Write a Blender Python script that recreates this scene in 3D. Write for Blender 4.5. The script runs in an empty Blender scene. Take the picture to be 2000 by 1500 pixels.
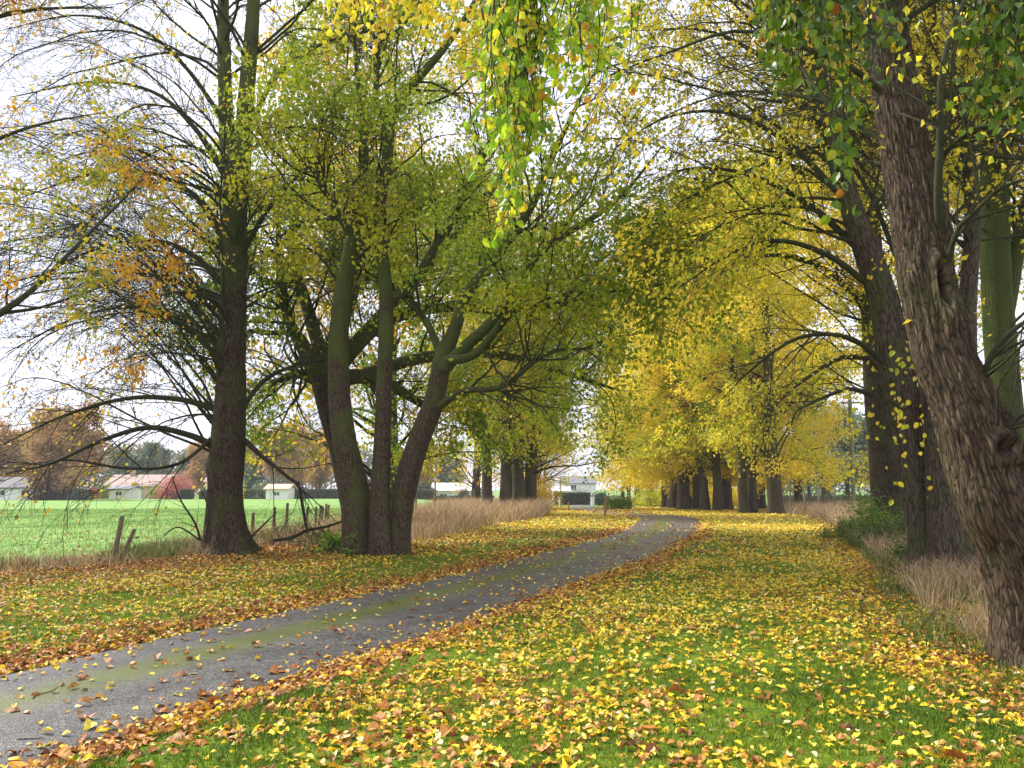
import bpy, math
import numpy as np
R_ = math.radians
SC = bpy.context.scene
# ------------------------------------------------------------------ camera
F = 1570.0; TILT = math.atan(205.0 / F); EYE = 1.5
cam_d = bpy.data.cameras.new("camera"); cam = bpy.data.objects.new("camera", cam_d)
SC.collection.objects.link(cam); SC.camera = cam
cam.location = (0, 0, EYE); cam.rotation_euler = (math.pi / 2 + TILT, 0, 0)
cam_d.sensor_width = 36; cam_d.lens = 36 * F / 2000.0
cam_d.clip_start = 0.05; cam_d.clip_end = 5000
# ------------------------------------------------------------------ world, sun, exposure
SUN_EL, SUN_AZ = R_(42), R_(-62)      # azimuth from +Y towards +X
W = bpy.data.worlds.new("World"); SC.world = W; W.use_nodes = True
nt = W.node_tree; nt.nodes.clear()
out = nt.nodes.new("ShaderNodeOutputWorld"); bg = nt.nodes.new("ShaderNodeBackground")
sky = nt.nodes.new("ShaderNodeTexSky"); sky.sky_type = 'NISHITA'; sky.sun_disc = False
sky.sun_elevation = SUN_EL; sky.sun_rotation = SUN_AZ
tc = nt.nodes.new("ShaderNodeTexCoord"); nz = nt.nodes.new("ShaderNodeTexNoise")
nz.inputs["Scale"].default_value = 2.2; nz.inputs["Detail"].default_value = 6
cr = nt.nodes.new("ShaderNodeValToRGB")
cr.color_ramp.elements[0].position = .32; cr.color_ramp.elements[0].color = (4.7, 4.85, 6.0, 1)
cr.color_ramp.elements[1].position = .68; cr.color_ramp.elements[1].color = (9.0, 9.1, 10.0, 1)
mx = nt.nodes.new("ShaderNodeMixRGB"); mx.inputs[0].default_value = 0.9
nt.links.new(tc.outputs["Generated"], nz.inputs["Vector"]); nt.links.new(nz.outputs["Fac"], cr.inputs[0])
nt.links.new(sky.outputs[0], mx.inputs[1]); nt.links.new(cr.outputs[0], mx.inputs[2])
nt.links.new(mx.outputs[0], bg.inputs[0]); bg.inputs[1].default_value = 0.08
nt.links.new(bg.outputs[0], out.inputs[0])
sun_d = bpy.data.lights.new("sun", 'SUN'); sun = bpy.data.objects.new("sun", sun_d); SC.collection.objects.link(sun)
sun_d.energy = 2.8; sun_d.angle = R_(14); sun_d.color = (1, .95, .86)
sdir = np.array([math.sin(SUN_AZ) * math.cos(SUN_EL), math.cos(SUN_AZ) * math.cos(SUN_EL), math.sin(SUN_EL)])
from mathutils import Vector
sun.rotation_euler = Vector(sdir).to_track_quat('Z', 'Y').to_euler()
SC.view_settings.view_transform = 'Standard'; SC.view_settings.look = 'None'
SC.view_settings.exposure = 1.42; SC.view_settings.gamma = 1; SC.view_settings.use_curve_mapping = False
SC.cycles.max_bounces = 8; SC.cycles.diffuse_bounces = 6; SC.cycles.transmission_bounces = 4
SC.cycles.transparent_max_bounces = 4; SC.cycles.glossy_bounces = 2

# ------------------------------------------------------------------ numeric helpers
def ray(px, py):
    c, s = math.cos(TILT), math.sin(TILT); a = (px - 1000) / F; b = (750 - py) / F
    return np.array([a, c - s * b, s + c * b])
def at(px, py, Y):
    d = ray(px, py); return np.array([0, 0, EYE]) + d * (Y / d[1])
def sstep(a, b, x):
    t = np.clip((x - a) / (b - a), 0, 1); return t * t * (3 - 2 * t)
def _h(i, j, k, seed):
    n = (i * 374761393 + j * 668265263 + k * 2147483647 + seed * 974634777) & 0xFFFFFFFF
    n = ((n ^ (n >> 13)) * 1274126177) & 0xFFFFFFFF
    return ((n ^ (n >> 16)) & 0xFFFF) / 65535.0
def vnoise(p, seed=0):
    p = np.asarray(p, float); i = np.floor(p).astype(np.int64); f = p - i; f = f * f * (3 - 2 * f)
    x, y, z = i[..., 0], i[..., 1], i[..., 2]; u, v, w = f[..., 0], f[..., 1], f[..., 2]
    r = 0
    for a in (0, 1):
        for b in (0, 1):
            for c in (0, 1):
                r = r + _h(x + a, y + b, z + c, seed) * (u if a else 1 - u) * (v if b else 1 - v) * (w if c else 1 - w)
    return r
def fbm(p, seed=0, o=3):
    r = 0; a = .5; s = 0; p = np.asarray(p, float)
    for k in range(o):
        r = r + a * vnoise(p * 2 ** k, seed + k * 7); s += a; a *= .5
    return r / s
def n2(x, y, sc, seed=0, o=3):
    return fbm(np.stack([x * sc, y * sc, np.zeros_like(x)], -1), seed, o)
def norm(v): return v / np.maximum(np.linalg.norm(v, axis=-1, keepdims=True), 1e-9)
def catmull(P, n):
    P = np.asarray(P, float); m = len(P); P2 = np.vstack([2 * P[0] - P[1], P, 2 * P[-1] - P[-2]])
    d = np.r_[0, np.cumsum(np.linalg.norm(np.diff(P[:, :3], axis=0), axis=1))]; d /= d[-1]
    u = np.interp(np.linspace(0, 1, n), d, np.arange(m)); i = np.minimum(u.astype(int), m - 2); t = (u - i)[:, None]
    a, b, c, e = P2[i], P2[i + 1], P2[i + 2], P2[i + 3]
    return .5 * (2 * b + (c - a) * t + (2 * a - 5 * b + 4 * c - e) * t ** 2 + (3 * b - a - 3 * c + e) * t ** 3)

# ------------------------------------------------------------------ lane and ground
def g0(px, py):       # pixel on the flat ground
    d = ray(px, py); s = -EYE / d[2]; return (d[0] * s, d[1] * s)
LE = [g0(*p) for p in [(0, 1318), (100, 1295), (200, 1270), (300, 1247), (400, 1226), (500, 1203), (600, 1180), (700, 1160), (800, 1140), (900, 1116), (1000, 1091), (1100, 1067), (1180, 1047), (1222, 1030), (1240, 1018)]]
RE = [g0(*p) for p in [(80, 1478), (262, 1446), (420, 1401), (595, 1338), (700, 1303), (805, 1264), (910, 1229), (1050, 1173), (1155, 1135), (1253, 1103), (1310, 1078), (1350, 1052), (1372, 1032), (1368, 1018)]]
LE = [(-7.6, -2.0), (-5.9, 2.2)] + LE + [(6.6, 43), (5.6, 50), (4.4, 60), (5.6, 80), (8.2, 110), (10.6, 150)]
RE = [(-4.4, -3.0), (-3.3, 1.2)] + RE + [(9.7, 43), (8.9, 52), (7.6, 62), (8.8, 80), (11.4, 110), (13.8, 150)]
NP_ = 300
LEs = catmull(np.c_[np.array(LE), np.zeros(len(LE))], 900)[:, :2]; REs = catmull(np.c_[np.array(RE), np.zeros(len(RE))], 900)[:, :2]
# centreline: midpoint of each left-edge point and its nearest right-edge point
_d = np.linalg.norm(LEs[:, None] - REs[None], axis=2); _m = .5 * (LEs + REs[_d.argmin(1)])
_w = _d.min(1)
_c = np.r_[0, np.cumsum(np.linalg.norm(np.diff(_m, axis=0), axis=1))]
_u = np.linspace(0, _c[-1], NP_)
CL = np.c_[np.interp(_u, _c, _m[:, 0]), np.interp(_u, _c, _m[:, 1])]
k_ = np.ones(9) / 9
for c in (0, 1): CL[4:-4, c] = np.convolve(CL[:, c], k_, 'valid')
HW = np.interp(_u, _c, _w) * .5; HW[4:-4] = np.convolve(HW, k_, 'valid'); HW = np.clip(HW, 1.1, 1.9)
CT = norm(np.gradient(CL, axis=0)); CN = np.c_[CT[:, 1], -CT[:, 0]]     # CN points right
def lane_sd(x, y):
    """signed distance right of the centreline divided by metres, and half width there"""
    x = np.asarray(x, float).ravel(); y = np.asarray(y, float).ravel(); sd = np.empty(len(x)); hw = np.empty(len(x))
    for a in range(0, len(x), 20000):
        dx = x[a:a + 20000, None] - CL[None, :, 0]; dy = y[a:a + 20000, None] - CL[None, :, 1]
        q = dx * dx + dy * dy; j = q.argmin(1); r = np.arange(len(j))
        side = np.sign(dx[r, j] * CN[j, 0] + dy[r, j] * CN[j, 1])
        sd[a:a + 20000] = side * np.sqrt(q[r, j]); hw[a:a + 20000] = HW[j]
    return sd, hw
def hbase(x, y):
    x = np.asarray(x, float); y = np.asarray(y, float)
    dip = -1.25 * sstep(48, 150, y) * sstep(-16, -2, x) * (1 - sstep(34, 60, x))
    return dip
def hgt(x, y, sd=None, hw=None):
    x = np.asarray(x, float); y = np.asarray(y, float); sh = x.shape
    if sd is None: sd, hw = lane_sd(x, y); sd = sd.reshape(sh); hw = hw.reshape(sh)
    e = np.abs(sd) - hw
    h = hbase(x, y) + .035 * (n2(x, y, .9, 3) - .5) * sstep(0, 1, e) + .16 * (n2(x, y, .16, 9, 2) - .5) * sstep(.3, 4, e)
    h = h - .05 * (1 - sstep(-.25, .0, e)) + .03 * sstep(-.05, .35, e)
    far = np.sqrt(x * x + y * y)
    return h + 0 * far
def gz(x, y): return float(hgt(np.array([x]), np.array([y]))[0])
def gp(px, py):
    x, y = g0(px, py)
    for _ in range(4):
        z = gz(x, y); d = ray(px, py); s = (z - EYE) / d[2]; x, y = d[0] * s, d[1] * s
    return np.array([x, y, gz(x, y)])
# right verge boundary (lawn -> rough grass) and field fence line
RV = np.array([g0(*p) for p in [(2250, 1440), (2000, 1372), (1860, 1305), (1780, 1240), (1735, 1175), (1700, 1105), (1640, 1050), (1590, 1020), (1545, 1006)]])
RV = np.vstack([[6.2, -3], [4.3, 1.5], RV, [24, 80], [26, 140]]); RV = RV[np.argsort(RV[:, 1])]
FN = np.array([(-16, -4), (-13.2, 8), (-11, 13.3), (-8.4, 16.8), (-8.35, 22), (-8.3, 26), (-6.9, 29.5), (-5.4, 36), (-4.3, 44), (-4.2, 56), (-4.3, 67), (-4.5, 80), (-4, 130)])
def rv_x(y): return np.interp(y, RV[:, 1], RV[:, 0])
def fn_x(y): return np.interp(y, FN[:, 1], FN[:, 0])

# ------------------------------------------------------------------ object helpers
def link(o, parent=None):
    SC.collection.objects.link(o)
    if parent is not None: o.parent = parent
    return o
def tag(o, label=None, cat=None, group=None, kind=None):
    if label: o["label"] = label
    if cat: o["category"] = cat
    if group: o["group"] = group
    if kind: o["kind"] = kind
    return o
def thing(name, label, cat, loc=(0, 0, 0), group=None):
    o = bpy.data.objects.new(name, None); o.empty_display_size = .2; o.location = [float(v) for v in loc]
    return tag(link(o), label, cat, group)
def mesh(name, V, faces, mat, parent=None, attrs=None, smooth=False):
    """faces: list of int arrays (n,k)"""
    me = bpy.data.meshes.new(name); V = np.asarray(V, np.float32)
    faces = [np.asarray(f, np.int32) for f in (faces if isinstance(faces, list) else [faces]) if len(f)]
    me.vertices.add(len(V)); me.vertices.foreach_set("co", V.ravel())
    li = np.concatenate([f.ravel() for f in faces]); tot = np.concatenate([np.full(len(f), f.shape[1], np.int32) for f in faces])
    me.loops.add(len(li)); me.loops.foreach_set("vertex_index", li)
    me.polygons.add(len(tot)); me.polygons.foreach_set("loop_start", np.r_[0, np.cumsum(tot)[:-1]].astype(np.int32))
    me.update(calc_edges=True)
    me.polygons.foreach_set("use_smooth", np.full(len(tot), bool(smooth)))
    for k, a in (attrs or {}).items():
        a = np.asarray(a, np.float32)
        if a.ndim == 1: at_ = me.attributes.new(k, 'FLOAT', 'POINT'); at_.data.foreach_set("value", a)
        else: at_ = me.attributes.new(k, 'FLOAT_VECTOR', 'POINT'); at_.data.foreach_set("vector", a.ravel())
    me.materials.append(mat)
    o = bpy.data.objects.new(name, me); return link(o, parent)
class MB:
    def __init__(s): s.v = []; s.q = []; s.t = []; s.n = 0
    def add(s, V, q=None, t=None):
        V = np.asarray(V, float); s.v.append(V)
        if q is not None and len(q): s.q.append(np.asarray(q) + s.n)
        if t is not None and len(t): s.t.append(np.asarray(t) + s.n)
        s.n += len(V); return s
    def box(s, a, b):
        a = np.array(a, float); b = np.array(b, float)
        V = [[(a, b)[i][0], (a, b)[j][1], (a, b)[k][2]] for i in (0, 1) for j in (0, 1) for k in (0, 1)]
        return s.add(V, [[0, 1, 3, 2], [4, 6, 7, 5], [0, 4, 5, 1], [2, 3, 7, 6], [0, 2, 6, 4], [1, 5, 7, 3]])
    def build(s, name, mat, parent=None, smooth=False, bevel=0):
        f = ([np.vstack(s.q)] if s.q else []) + ([np.vstack(s.t)] if s.t else [])
        o = mesh(name, np.vstack(s.v), f, mat, parent, smooth=smooth)
        if bevel:
            m = o.modifiers.new("bevel", 'BEVEL'); m.width = bevel; m.segments = 2
        return o
def tubes(P, R, K):
    """P (N,S,3) R (N,S) -> verts, quads, bark coords"""
    P = np.asarray(P, float); N, S, _ = P.shape
    T = norm(np.gradient(P, axis=1)); D = norm(P[:, -1] - P[:, 0])
    ref = np.where(np.abs(D[:, 2:3]) > .8, np.array([[1., 0, 0]]), np.array([[0, 0, 1.]]))[:, None]
    U = norm(np.cross(T, ref)); Vv = np.cross(T, U)
    th = np.linspace(0, 2 * np.pi, K, endpoint=False); c, s = np.cos(th), np.sin(th)
    V = P[:, :, None] + R[:, :, None, None] * (U[:, :, None] * c[None, None, :, None] + Vv[:, :, None] * s[None, None, :, None])
    L = np.concatenate([np.zeros((N, 1)), np.cumsum(np.linalg.norm(np.diff(P, axis=1), axis=2), axis=1)], 1)
    bk = np.empty((N, S, K, 3)); bk[..., 0] = R[:, :, None] * c; bk[..., 1] = R[:, :, None] * s
    bk[..., 2] = L[:, :, None] + (np.arange(N) * .37)[:, None, None]
    idx = np.arange(N * S * K).reshape(N, S, K)
    a = idx[:, :-1]; b = idx[:, 1:]; q = np.stack([a, np.roll(a, -1, 2), np.roll(b, -1, 2), b], -1).reshape(-1, 4)
    return V.reshape(-1, 3), q, bk.reshape(-1, 3)
def tube_obj(name, levels, mat, parent):
    """levels: list of (P,R,K)"""
    Vs, Qs, Bs, n = [], [], [], 0
    for P, R, K in levels:
        V, q, b = tubes(P, R, K); Vs.append(V); Qs.append(q + n); Bs.append(b); n += len(V)
    return mesh(name, np.vstack(Vs), [np.vstack(Qs)], mat, parent, {"bk": np.vstack(Bs)}, True)
def trunk_obj(name, path, rad, mat, parent, K=48, flare=.0, amp=.03, flutes=5, knots=(), seed=1, ridge=0.0, rings=None):
    """solid stem with buttress flare, swellings and hollows. knots: (t, angle, amp, sig_len, sig_ang)"""
    S = rings or max(24, int(len(path) * 3)); Q = catmull(np.c_[path, rad], S); P = Q[:, :3]; R = Q[:, 3]
    T = norm(np.gradient(P, axis=0)); ref = np.array([0, 1., 0]); U = norm(np.cross(T, ref)); Vv = np.cross(T, U)
    L = np.r_[0, np.cumsum(np.linalg.norm(np.diff(P, axis=0), axis=1))]
    th = np.linspace(0, 2 * np.pi, K, endpoint=False); TH, LL = np.meshgrid(th, L); RR = R[:, None] * np.ones_like(TH)
    base = np.exp(-LL / .45)
    rng = np.random.default_rng(seed); ph = rng.random(3) * 6.28
    fl = .5 + .5 * np.sin(flutes * TH + ph[0] + .8 * np.sin(TH + ph[1]))
    RR = RR * (1 + flare * base * (.55 + .9 * fl))
    cx = np.stack([np.cos(TH) * 1.3, np.sin(TH) * 1.3, LL * .5], -1)
    RR = RR * (1 + amp * 2.2 * (fbm(cx * 1.0, seed, 3) - .5) * 2 + amp * .8 * (fl - .5))
    for (t, a, am, sl, sa) in knots:
        dl = (LL - t * L[-1]) / sl + (fbm(cx * 3.1, seed + 40, 2) - .5) * 1.5; da = ((TH - a + np.pi) % (2 * np.pi) - np.pi) / sa; g = dl * dl + da * da
        if am > 0: RR = RR + am * np.exp(-g)
        else: gq = g * (.6 + 1.1 * fbm(cx * 4.3, seed + 41, 2)); RR = RR + (-am) * .8 * np.exp(-(np.sqrt(gq) - 1.2) ** 2 * 3) * (.4 + 1.1 * fbm(cx * 2.3, seed + 42, 2)) + am * 1.5 * np.exp(-gq * 2.2)
    if ridge:
        rp = np.stack([np.cos(TH) * 7.5, np.sin(TH) * 7.5, LL * 1.6], -1) + .9 * fbm(np.stack([np.cos(TH) * 3, np.sin(TH) * 3, LL * 3], -1), seed + 5, 2)[..., None]
        rn = 1 - np.abs(2 * fbm(rp, seed + 9, 2) - 1) * 2.2
        rp2 = rp * 2.1; rn2 = 1 - np.abs(2 * fbm(rp2, seed + 19, 2) - 1) * 2.2
        RR = RR - ridge * np.clip(rn, 0, 1) - .45 * ridge * np.clip(rn2, 0, 1)
    V = P[:, None] + RR[..., None] * (U[:, None] * np.cos(TH)[..., None] + Vv[:, None] * np.sin(TH)[..., None])
    bk = np.stack([R[:, None] * np.cos(TH), R[:, None] * np.sin(TH), LL + seed], -1)
    idx = np.arange(S * K).reshape(S, K); a = idx[:-1]; b = idx[1:]
    q = np.stack([a, np.roll(a, -1, 1), np.roll(b, -1, 1), b], -1).reshape(-1, 4)
    return mesh(name, V.reshape(-1, 3), [q], mat, parent, {"bk": bk.reshape(-1, 3)}, True)

# leaf templates: x along, y across, z up (unit length)
T_KITE = (np.array([[0, 0, 0], [.45, -.36, .1], [1, 0, -.05], [.42, .36, .1]]), np.array([[0, 1, 2], [0, 2, 3]]))
T_OV = (np.array([[0, 0, 0], [.22, -.33, .07], [.62, -.33, .06], [1, 0, -.12], [.62, .33, .06], [.22, .33, .07], [.45, 0, -.02]]),
        np.array([[0, 1, 6], [1, 2, 6], [2, 3, 6], [3, 4, 6], [4, 5, 6], [5, 0, 6]]))
def _star(nl, r1, curl, seed):
    rng = np.random.default_rng(seed); v = [[.35, 0, 0]]
    n = nl * 2
    for i in range(n + 1):
        a = -2.7 + 5.4 * i / n; r = (r1 if i % 2 else .62) * (.85 + .3 * rng.random()) if i not in (0, n) else .32
        x, y = .35 + r * math.cos(a) * .95, r * math.sin(a) * .85
        v.append([x, y, curl * (x - .35) ** 2 + curl * 1.3 * y * y + .05 * rng.standard_normal()])
    return np.array(v), np.array([[0, i, i + 1] for i in range(1, n + 1)] + [[0, n + 1, 1]])
T_STAR = _star(5, .30, .55, 3); T_STAR2 = _star(5, .34, -.5, 5)
def _curl(seed, c):
    rng = np.random.default_rng(seed); v = []; nx, ny = 4, 3
    for i in range(nx + 1):
        u = i / nx; w = .40 * math.sin(math.pi * min(1, .06 + u * .93)) ** .75
        for j in range(ny):
            q = (j - 1); v.append([u, q * w * (1 - .25 * abs(c)), abs(q) * c * w * 1.3 + .16 * math.sin(u * 3.1) + .05 * rng.standard_normal()])
    f = []
    for i in range(nx):
        for j in range(ny - 1):
            a = i * ny + j; f += [[a, a + ny, a + ny + 1], [a, a + ny + 1, a + 1]]
    return np.array(v), np.array(f)
T_C1 = _curl(1, .55); T_C2 = _curl(2, -.6); T_C3 = _curl(4, .25)
def leaves(pos, d, nrm, size, tpl, wid=1.0):
    V, Fc = tpl; d = norm(d); y = norm(np.cross(nrm, d)); z = np.cross(d, y); n = len(pos); k = len(V)
    s = np.asarray(size)[:, None, None]
    P = pos[:, None] + s * (V[None, :, 0:1] * d[:, None] + wid * V[None, :, 1:2] * y[:, None] + V[None, :, 2:3] * z[:, None])
    f = (Fc[None] + (np.arange(n) * k)[:, None, None]).reshape(-1, Fc.shape[1])
    return P.reshape(-1, 3), f, k
def leaf_obj(name, parts, mat, parent=None):
    """parts: list of (pos,d,n,size,tpl,rnd)"""
    Vs, Fs, Rs, n = [], [], [], 0
    for pos, d, nr, sz, tpl, rnd in parts:
        if not len(pos): continue
        V, f, k = leaves(pos, d, nr, sz, tpl); Vs.append(V); Fs.append(f + n); Rs.append(np.repeat(rnd, k)); n += len(V)
    return mesh(name, np.vstack(Vs), [np.vstack(Fs)], mat, parent, {"rnd": np.concatenate(Rs)}, False)

# ------------------------------------------------------------------ materials
def N(nt, t, **kw):
    n = nt.nodes.new(t)
    for k, v in kw.items(): setattr(n, k, v)
    return n
def ramp(nt, stops, src=None, interp='LINEAR'):
    n = N(nt, "ShaderNodeValToRGB"); e = n.color_ramp.elements; n.color_ramp.interpolation = interp
    while len(e) > 1: e.remove(e[0])
    e[0].position = stops[0][0]; e[0].color = (*stops[0][1], 1)
    for p, c in stops[1:]:
        x = e.new(p); x.color = (*c, 1)
    if src is not None: nt.links.new(src, n.inputs[0])
    return n
def newmat(name):
    m = bpy.data.materials.new(name); m.use_nodes = True; nt = m.node_tree; p = nt.nodes["Principled BSDF"]; return m, nt, p
def leaf_mat(name, stops, trans=.4, rough=.55, bump=False):
    m, nt, p = newmat(name); a = N(nt, "ShaderNodeAttribute", attribute_name="rnd")
    r = ramp(nt, stops, a.outputs["Fac"]); p.inputs["Roughness"].default_value = rough
    col = r.outputs[0]
    g = N(nt, "ShaderNodeNewGeometry"); nz = N(nt, "ShaderNodeTexNoise"); nz.inputs["Scale"].default_value = 30 if bump else 9
    nt.links.new(g.outputs["Position"], nz.inputs["Vector"])
    hs = N(nt, "ShaderNodeHueSaturation"); mr = N(nt, "ShaderNodeMapRange")
    mr.inputs[1].default_value = .3; mr.inputs[2].default_value = .7; mr.inputs[3].default_value = .72; mr.inputs[4].default_value = 1.22
    nt.links.new(nz.outputs["Fac"], mr.inputs[0]); nt.links.new(mr.outputs[0], hs.inputs["Value"]); nt.links.new(col, hs.inputs["Color"])
    col = hs.outputs[0]
    nt.links.new(col, p.inputs["Base Color"]); p.inputs["Specular IOR Level"].default_value = .35
    if trans:
        t = N(nt, "ShaderNodeBsdfTranslucent"); nt.links.new(col, t.inputs[0]); ms = N(nt, "ShaderNodeMixShader"); ms.inputs[0].default_value = trans
        nt.links.new(p.outputs[0], ms.inputs[1]); nt.links.new(t.outputs[0], ms.inputs[2])
        nt.links.new(ms.outputs[0], nt.nodes["Material Output"].inputs[0])
    return m
def bark_mat(name, c1, c2, c3, moss, moss_amt=.5, zlo=2.0, zhi=7.0, bump=.6, sc=1.0):
    m, nt, p = newmat(name); a = N(nt, "ShaderNodeAttribute", attribute_name="bk")
    mp = N(nt, "ShaderNodeMapping"); mp.inputs["Scale"].default_value = (1, 1, .2); nt.links.new(a.outputs["Vector"], mp.inputs[0])
    n1 = N(nt, "ShaderNodeTexNoise"); n1.inputs["Scale"].default_value = 42 * sc; n1.inputs["Detail"].default_value = 6; n1.inputs["Roughness"].default_value = .65
    v1 = N(nt, "ShaderNodeTexVoronoi", feature='DISTANCE_TO_EDGE'); v1.inputs["Scale"].default_value = 30 * sc
    nt.links.new(mp.outputs[0], n1.inputs["Vector"])
    nz = N(nt, "ShaderNodeTexNoise"); nz.inputs["Scale"].default_value = 9; nt.links.new(mp.outputs[0], nz.inputs["Vector"])
    mxv = N(nt, "ShaderNodeMixRGB"); mxv.inputs[0].default_value = .08; nt.links.new(mp.outputs[0], mxv.inputs[1]); nt.links.new(nz.outputs["Color"], mxv.inputs[2]); nt.links.new(mxv.outputs[0], v1.inputs["Vector"])
    cr = N(nt, "ShaderNodeMapRange"); cr.inputs[1].default_value = 0; cr.inputs[2].default_value = .16; nt.links.new(v1.outputs["Distance"], cr.inputs[0])
    r = ramp(nt, [(.34, c1), (.52, c2), (.70, c3)], n1.outputs["Fac"])
    dk = N(nt, "ShaderNodeMixRGB", blend_type='MULTIPLY'); dk.inputs[0].default_value = .75
    nt.links.new(r.outputs[0], dk.inputs[1]); nt.links.new(cr.outputs[0], dk.inputs[2])
    g = N(nt, "ShaderNodeNewGeometry"); sp = N(nt, "ShaderNodeSeparateXYZ"); nt.links.new(g.outputs["Position"], sp.inputs[0])
    zr = N(nt, "ShaderNodeMapRange"); zr.inputs[1].default_value = zlo; zr.inputs[2].default_value = zhi; nt.links.new(sp.outputs["Z"], zr.inputs[0])
    mn = N(nt, "ShaderNodeTexNoise"); mn.inputs["Scale"].default_value = 1.7; mn.inputs["Detail"].default_value = 5; nt.links.new(g.outputs["Position"], mn.inputs["Vector"])
    ad = N(nt, "ShaderNodeMath", operation='MULTIPLY_ADD'); ad.inputs[1].default_value = .32; nt.links.new(zr.outputs[0], ad.inputs[0]); nt.links.new(mn.outputs["Fac"], ad.inputs[2])
    mm = N(nt, "ShaderNodeMapRange"); mm.inputs[1].default_value = .50; mm.inputs[2].default_value = .74; mm.inputs[4].default_value = moss_amt; nt.links.new(ad.outputs[0], mm.inputs[0])
    mc = N(nt, "ShaderNodeMixRGB"); nt.links.new(mm.outputs[0], mc.inputs[0]); nt.links.new(dk.outputs[0], mc.inputs[1]); mc.inputs[2].default_value = (*moss, 1)
    nt.links.new(mc.outputs[0], p.inputs["Base Color"]); p.inputs["Roughness"].default_value = .85; p.inputs["Specular IOR Level"].default_value = .25
    if bump:
        h = N(nt, "ShaderNodeMath", operation='MULTIPLY'); nt.links.new(n1.outputs["Fac"], h.inputs[0]); nt.links.new(cr.outputs[0], h.inputs[1])
        b = N(nt, "ShaderNodeBump"); b.inputs["Strength"].default_value = bump; b.inputs["Distance"].default_value = .045
        nt.links.new(h.outputs[0], b.inputs["Height"]); nt.links.new(b.outputs[0], p.inputs["Normal"])
    return m
def plain(name, c, rough=.7, var=.15, sc=8, bump=0):
    m, nt, p = newmat(name); g = N(nt, "ShaderNodeTexCoord"); n = N(nt, "ShaderNodeTexNoise"); n.inputs["Scale"].default_value = sc; n.inputs["Detail"].default_value = 5
    nt.links.new(g.outputs["Object"], n.inputs["Vector"]); c = np.array(c)
    r = ramp(nt, [(.3, tuple(c * (1 - var))), (.7, tuple(np.clip(c * (1 + var), 0, .95)))], n.outputs["Fac"])
    nt.links.new(r.outputs[0], p.inputs["Base Color"]); p.inputs["Roughness"].default_value = rough
    if bump:
        b = N(nt, "ShaderNodeBump"); b.inputs["Strength"].default_value = bump; b.inputs["Distance"].default_value = .02; nt.links.new(n.outputs["Fac"], b.inputs["Height"]); nt.links.new(b.outputs[0], p.inputs["Normal"])
    return m
GRN = (.075, .15, .015); YG = (.45, .52, .03); YEL = (.88, .72, .035); GOLD = (.84, .52, .03); ORG = (.42, .17, .025); BRN = (.19, .085, .03); PALE = (.66, .5, .2); TAN = (.42, .26, .11)
M_YEL = leaf_mat("yellow_leaves", [(0, YG), (.22, (.60, .58, .03)), (.45, YEL), (.8, (.90, .70, .07)), (.97, GOLD), (1, ORG)], .45)
M_YEL2 = leaf_mat("deep_yellow_leaves", [(0, (.22, .30, .02)), (.25, (.52, .56, .03)), (.5, YEL), (.9, (.90, .70, .05)), (1, GOLD)], .5)
M_PALEY = leaf_mat("pale_yellow_leaves", [(0, (.3, .3, .05)), (.4, (.55, .44, .1)), (.8, (.62, .46, .12)), (1, (.4, .24, .08))], .4)
M_OAK = leaf_mat("oak_leaves", [(0, (.12, .23, .02)), (.38, (.24, .37, .03)), (.6, (.42, .50, .03)), (.8, (.72, .62, .03)), (.92, (.62, .38, .03)), (1, (.36, .17, .03))], .45)
M_MAPLE = leaf_mat("green_gold_leaves", [(0, (.18, .30, .02)), (.35, (.38, .48, .025)), (.6, (.62, .62, .03)), (.85, (.84, .66, .03)), (1, GOLD)], .47)
M_SPARSE = leaf_mat("sparse_gold_leaves", [(0, (.38, .40, .03)), (.35, (.72, .56, .05)), (.7, (.80, .50, .07)), (.9, (.66, .30, .04)), (1, BRN)], .45)
M_ORL = leaf_mat("orange_green_leaves", [(0, (.15, .24, .02)), (.3, (.38, .40, .03)), (.5, (.68, .42, .03)), (.8, (.62, .27, .03)), (1, (.4, .15, .03))], .45)
M_HANG = leaf_mat("fresh_hanging_leaves", [(0, (.12, .25, .012)), (.35, (.26, .44, .02)), (.62, (.48, .60, .03)), (.86, (.68, .60, .03)), (.97, (.75, .45, .03)), (1, (.6, .2, .03))], .55, .35, True)
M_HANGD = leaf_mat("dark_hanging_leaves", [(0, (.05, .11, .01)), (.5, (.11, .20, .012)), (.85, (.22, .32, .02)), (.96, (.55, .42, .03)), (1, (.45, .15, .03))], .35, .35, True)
M_LITTER = leaf_mat("fallen_leaves", [(0, (.11, .035, .012)), (.16, (.28, .09, .018)), (.3, (.46, .18, .03)), (.42, (.58, .30, .09)), (.50, (.72, .36, .02)), (.60, (.80, .56, .02)), (.8, (.86, .67, .035)), (.93, (.86, .70, .12)), (1, (.82, .72, .40))], .15, .5, True)
M_BUSHG = leaf_mat("bush_leaves", [(0, (.05, .12, .015)), (.5, (.12, .24, .025)), (.85, (.26, .38, .03)), (1, (.5, .5, .05))], .4)
M_GRASS = leaf_mat("grass_blades", [(0, (.055, .11, .005)), (.5, (.125, .205, .007)), (.85, (.27, .34, .015)), (1, (.33, .34, .08))], .3)
M_DRY = leaf_mat("dry_grass_blades", [(0, (.24, .15, .07)), (.5, (.46, .32, .17)), (.9, (.58, .44, .26)), (1, (.62, .5, .34))], .3)
M_ROUGH = leaf_mat("rough_grass_blades", [(0, (.05, .10, .012)), (.5, (.10, .17, .025)), (.8, (.22, .25, .06)), (1, (.45, .36, .18))], .3)
B_LIME = bark_mat("lime_bark", (.035, .023, .015), (.08, .054, .035), (.17, .125, .085), (.075, .10, .02), .8, 4.5, 9)
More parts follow.
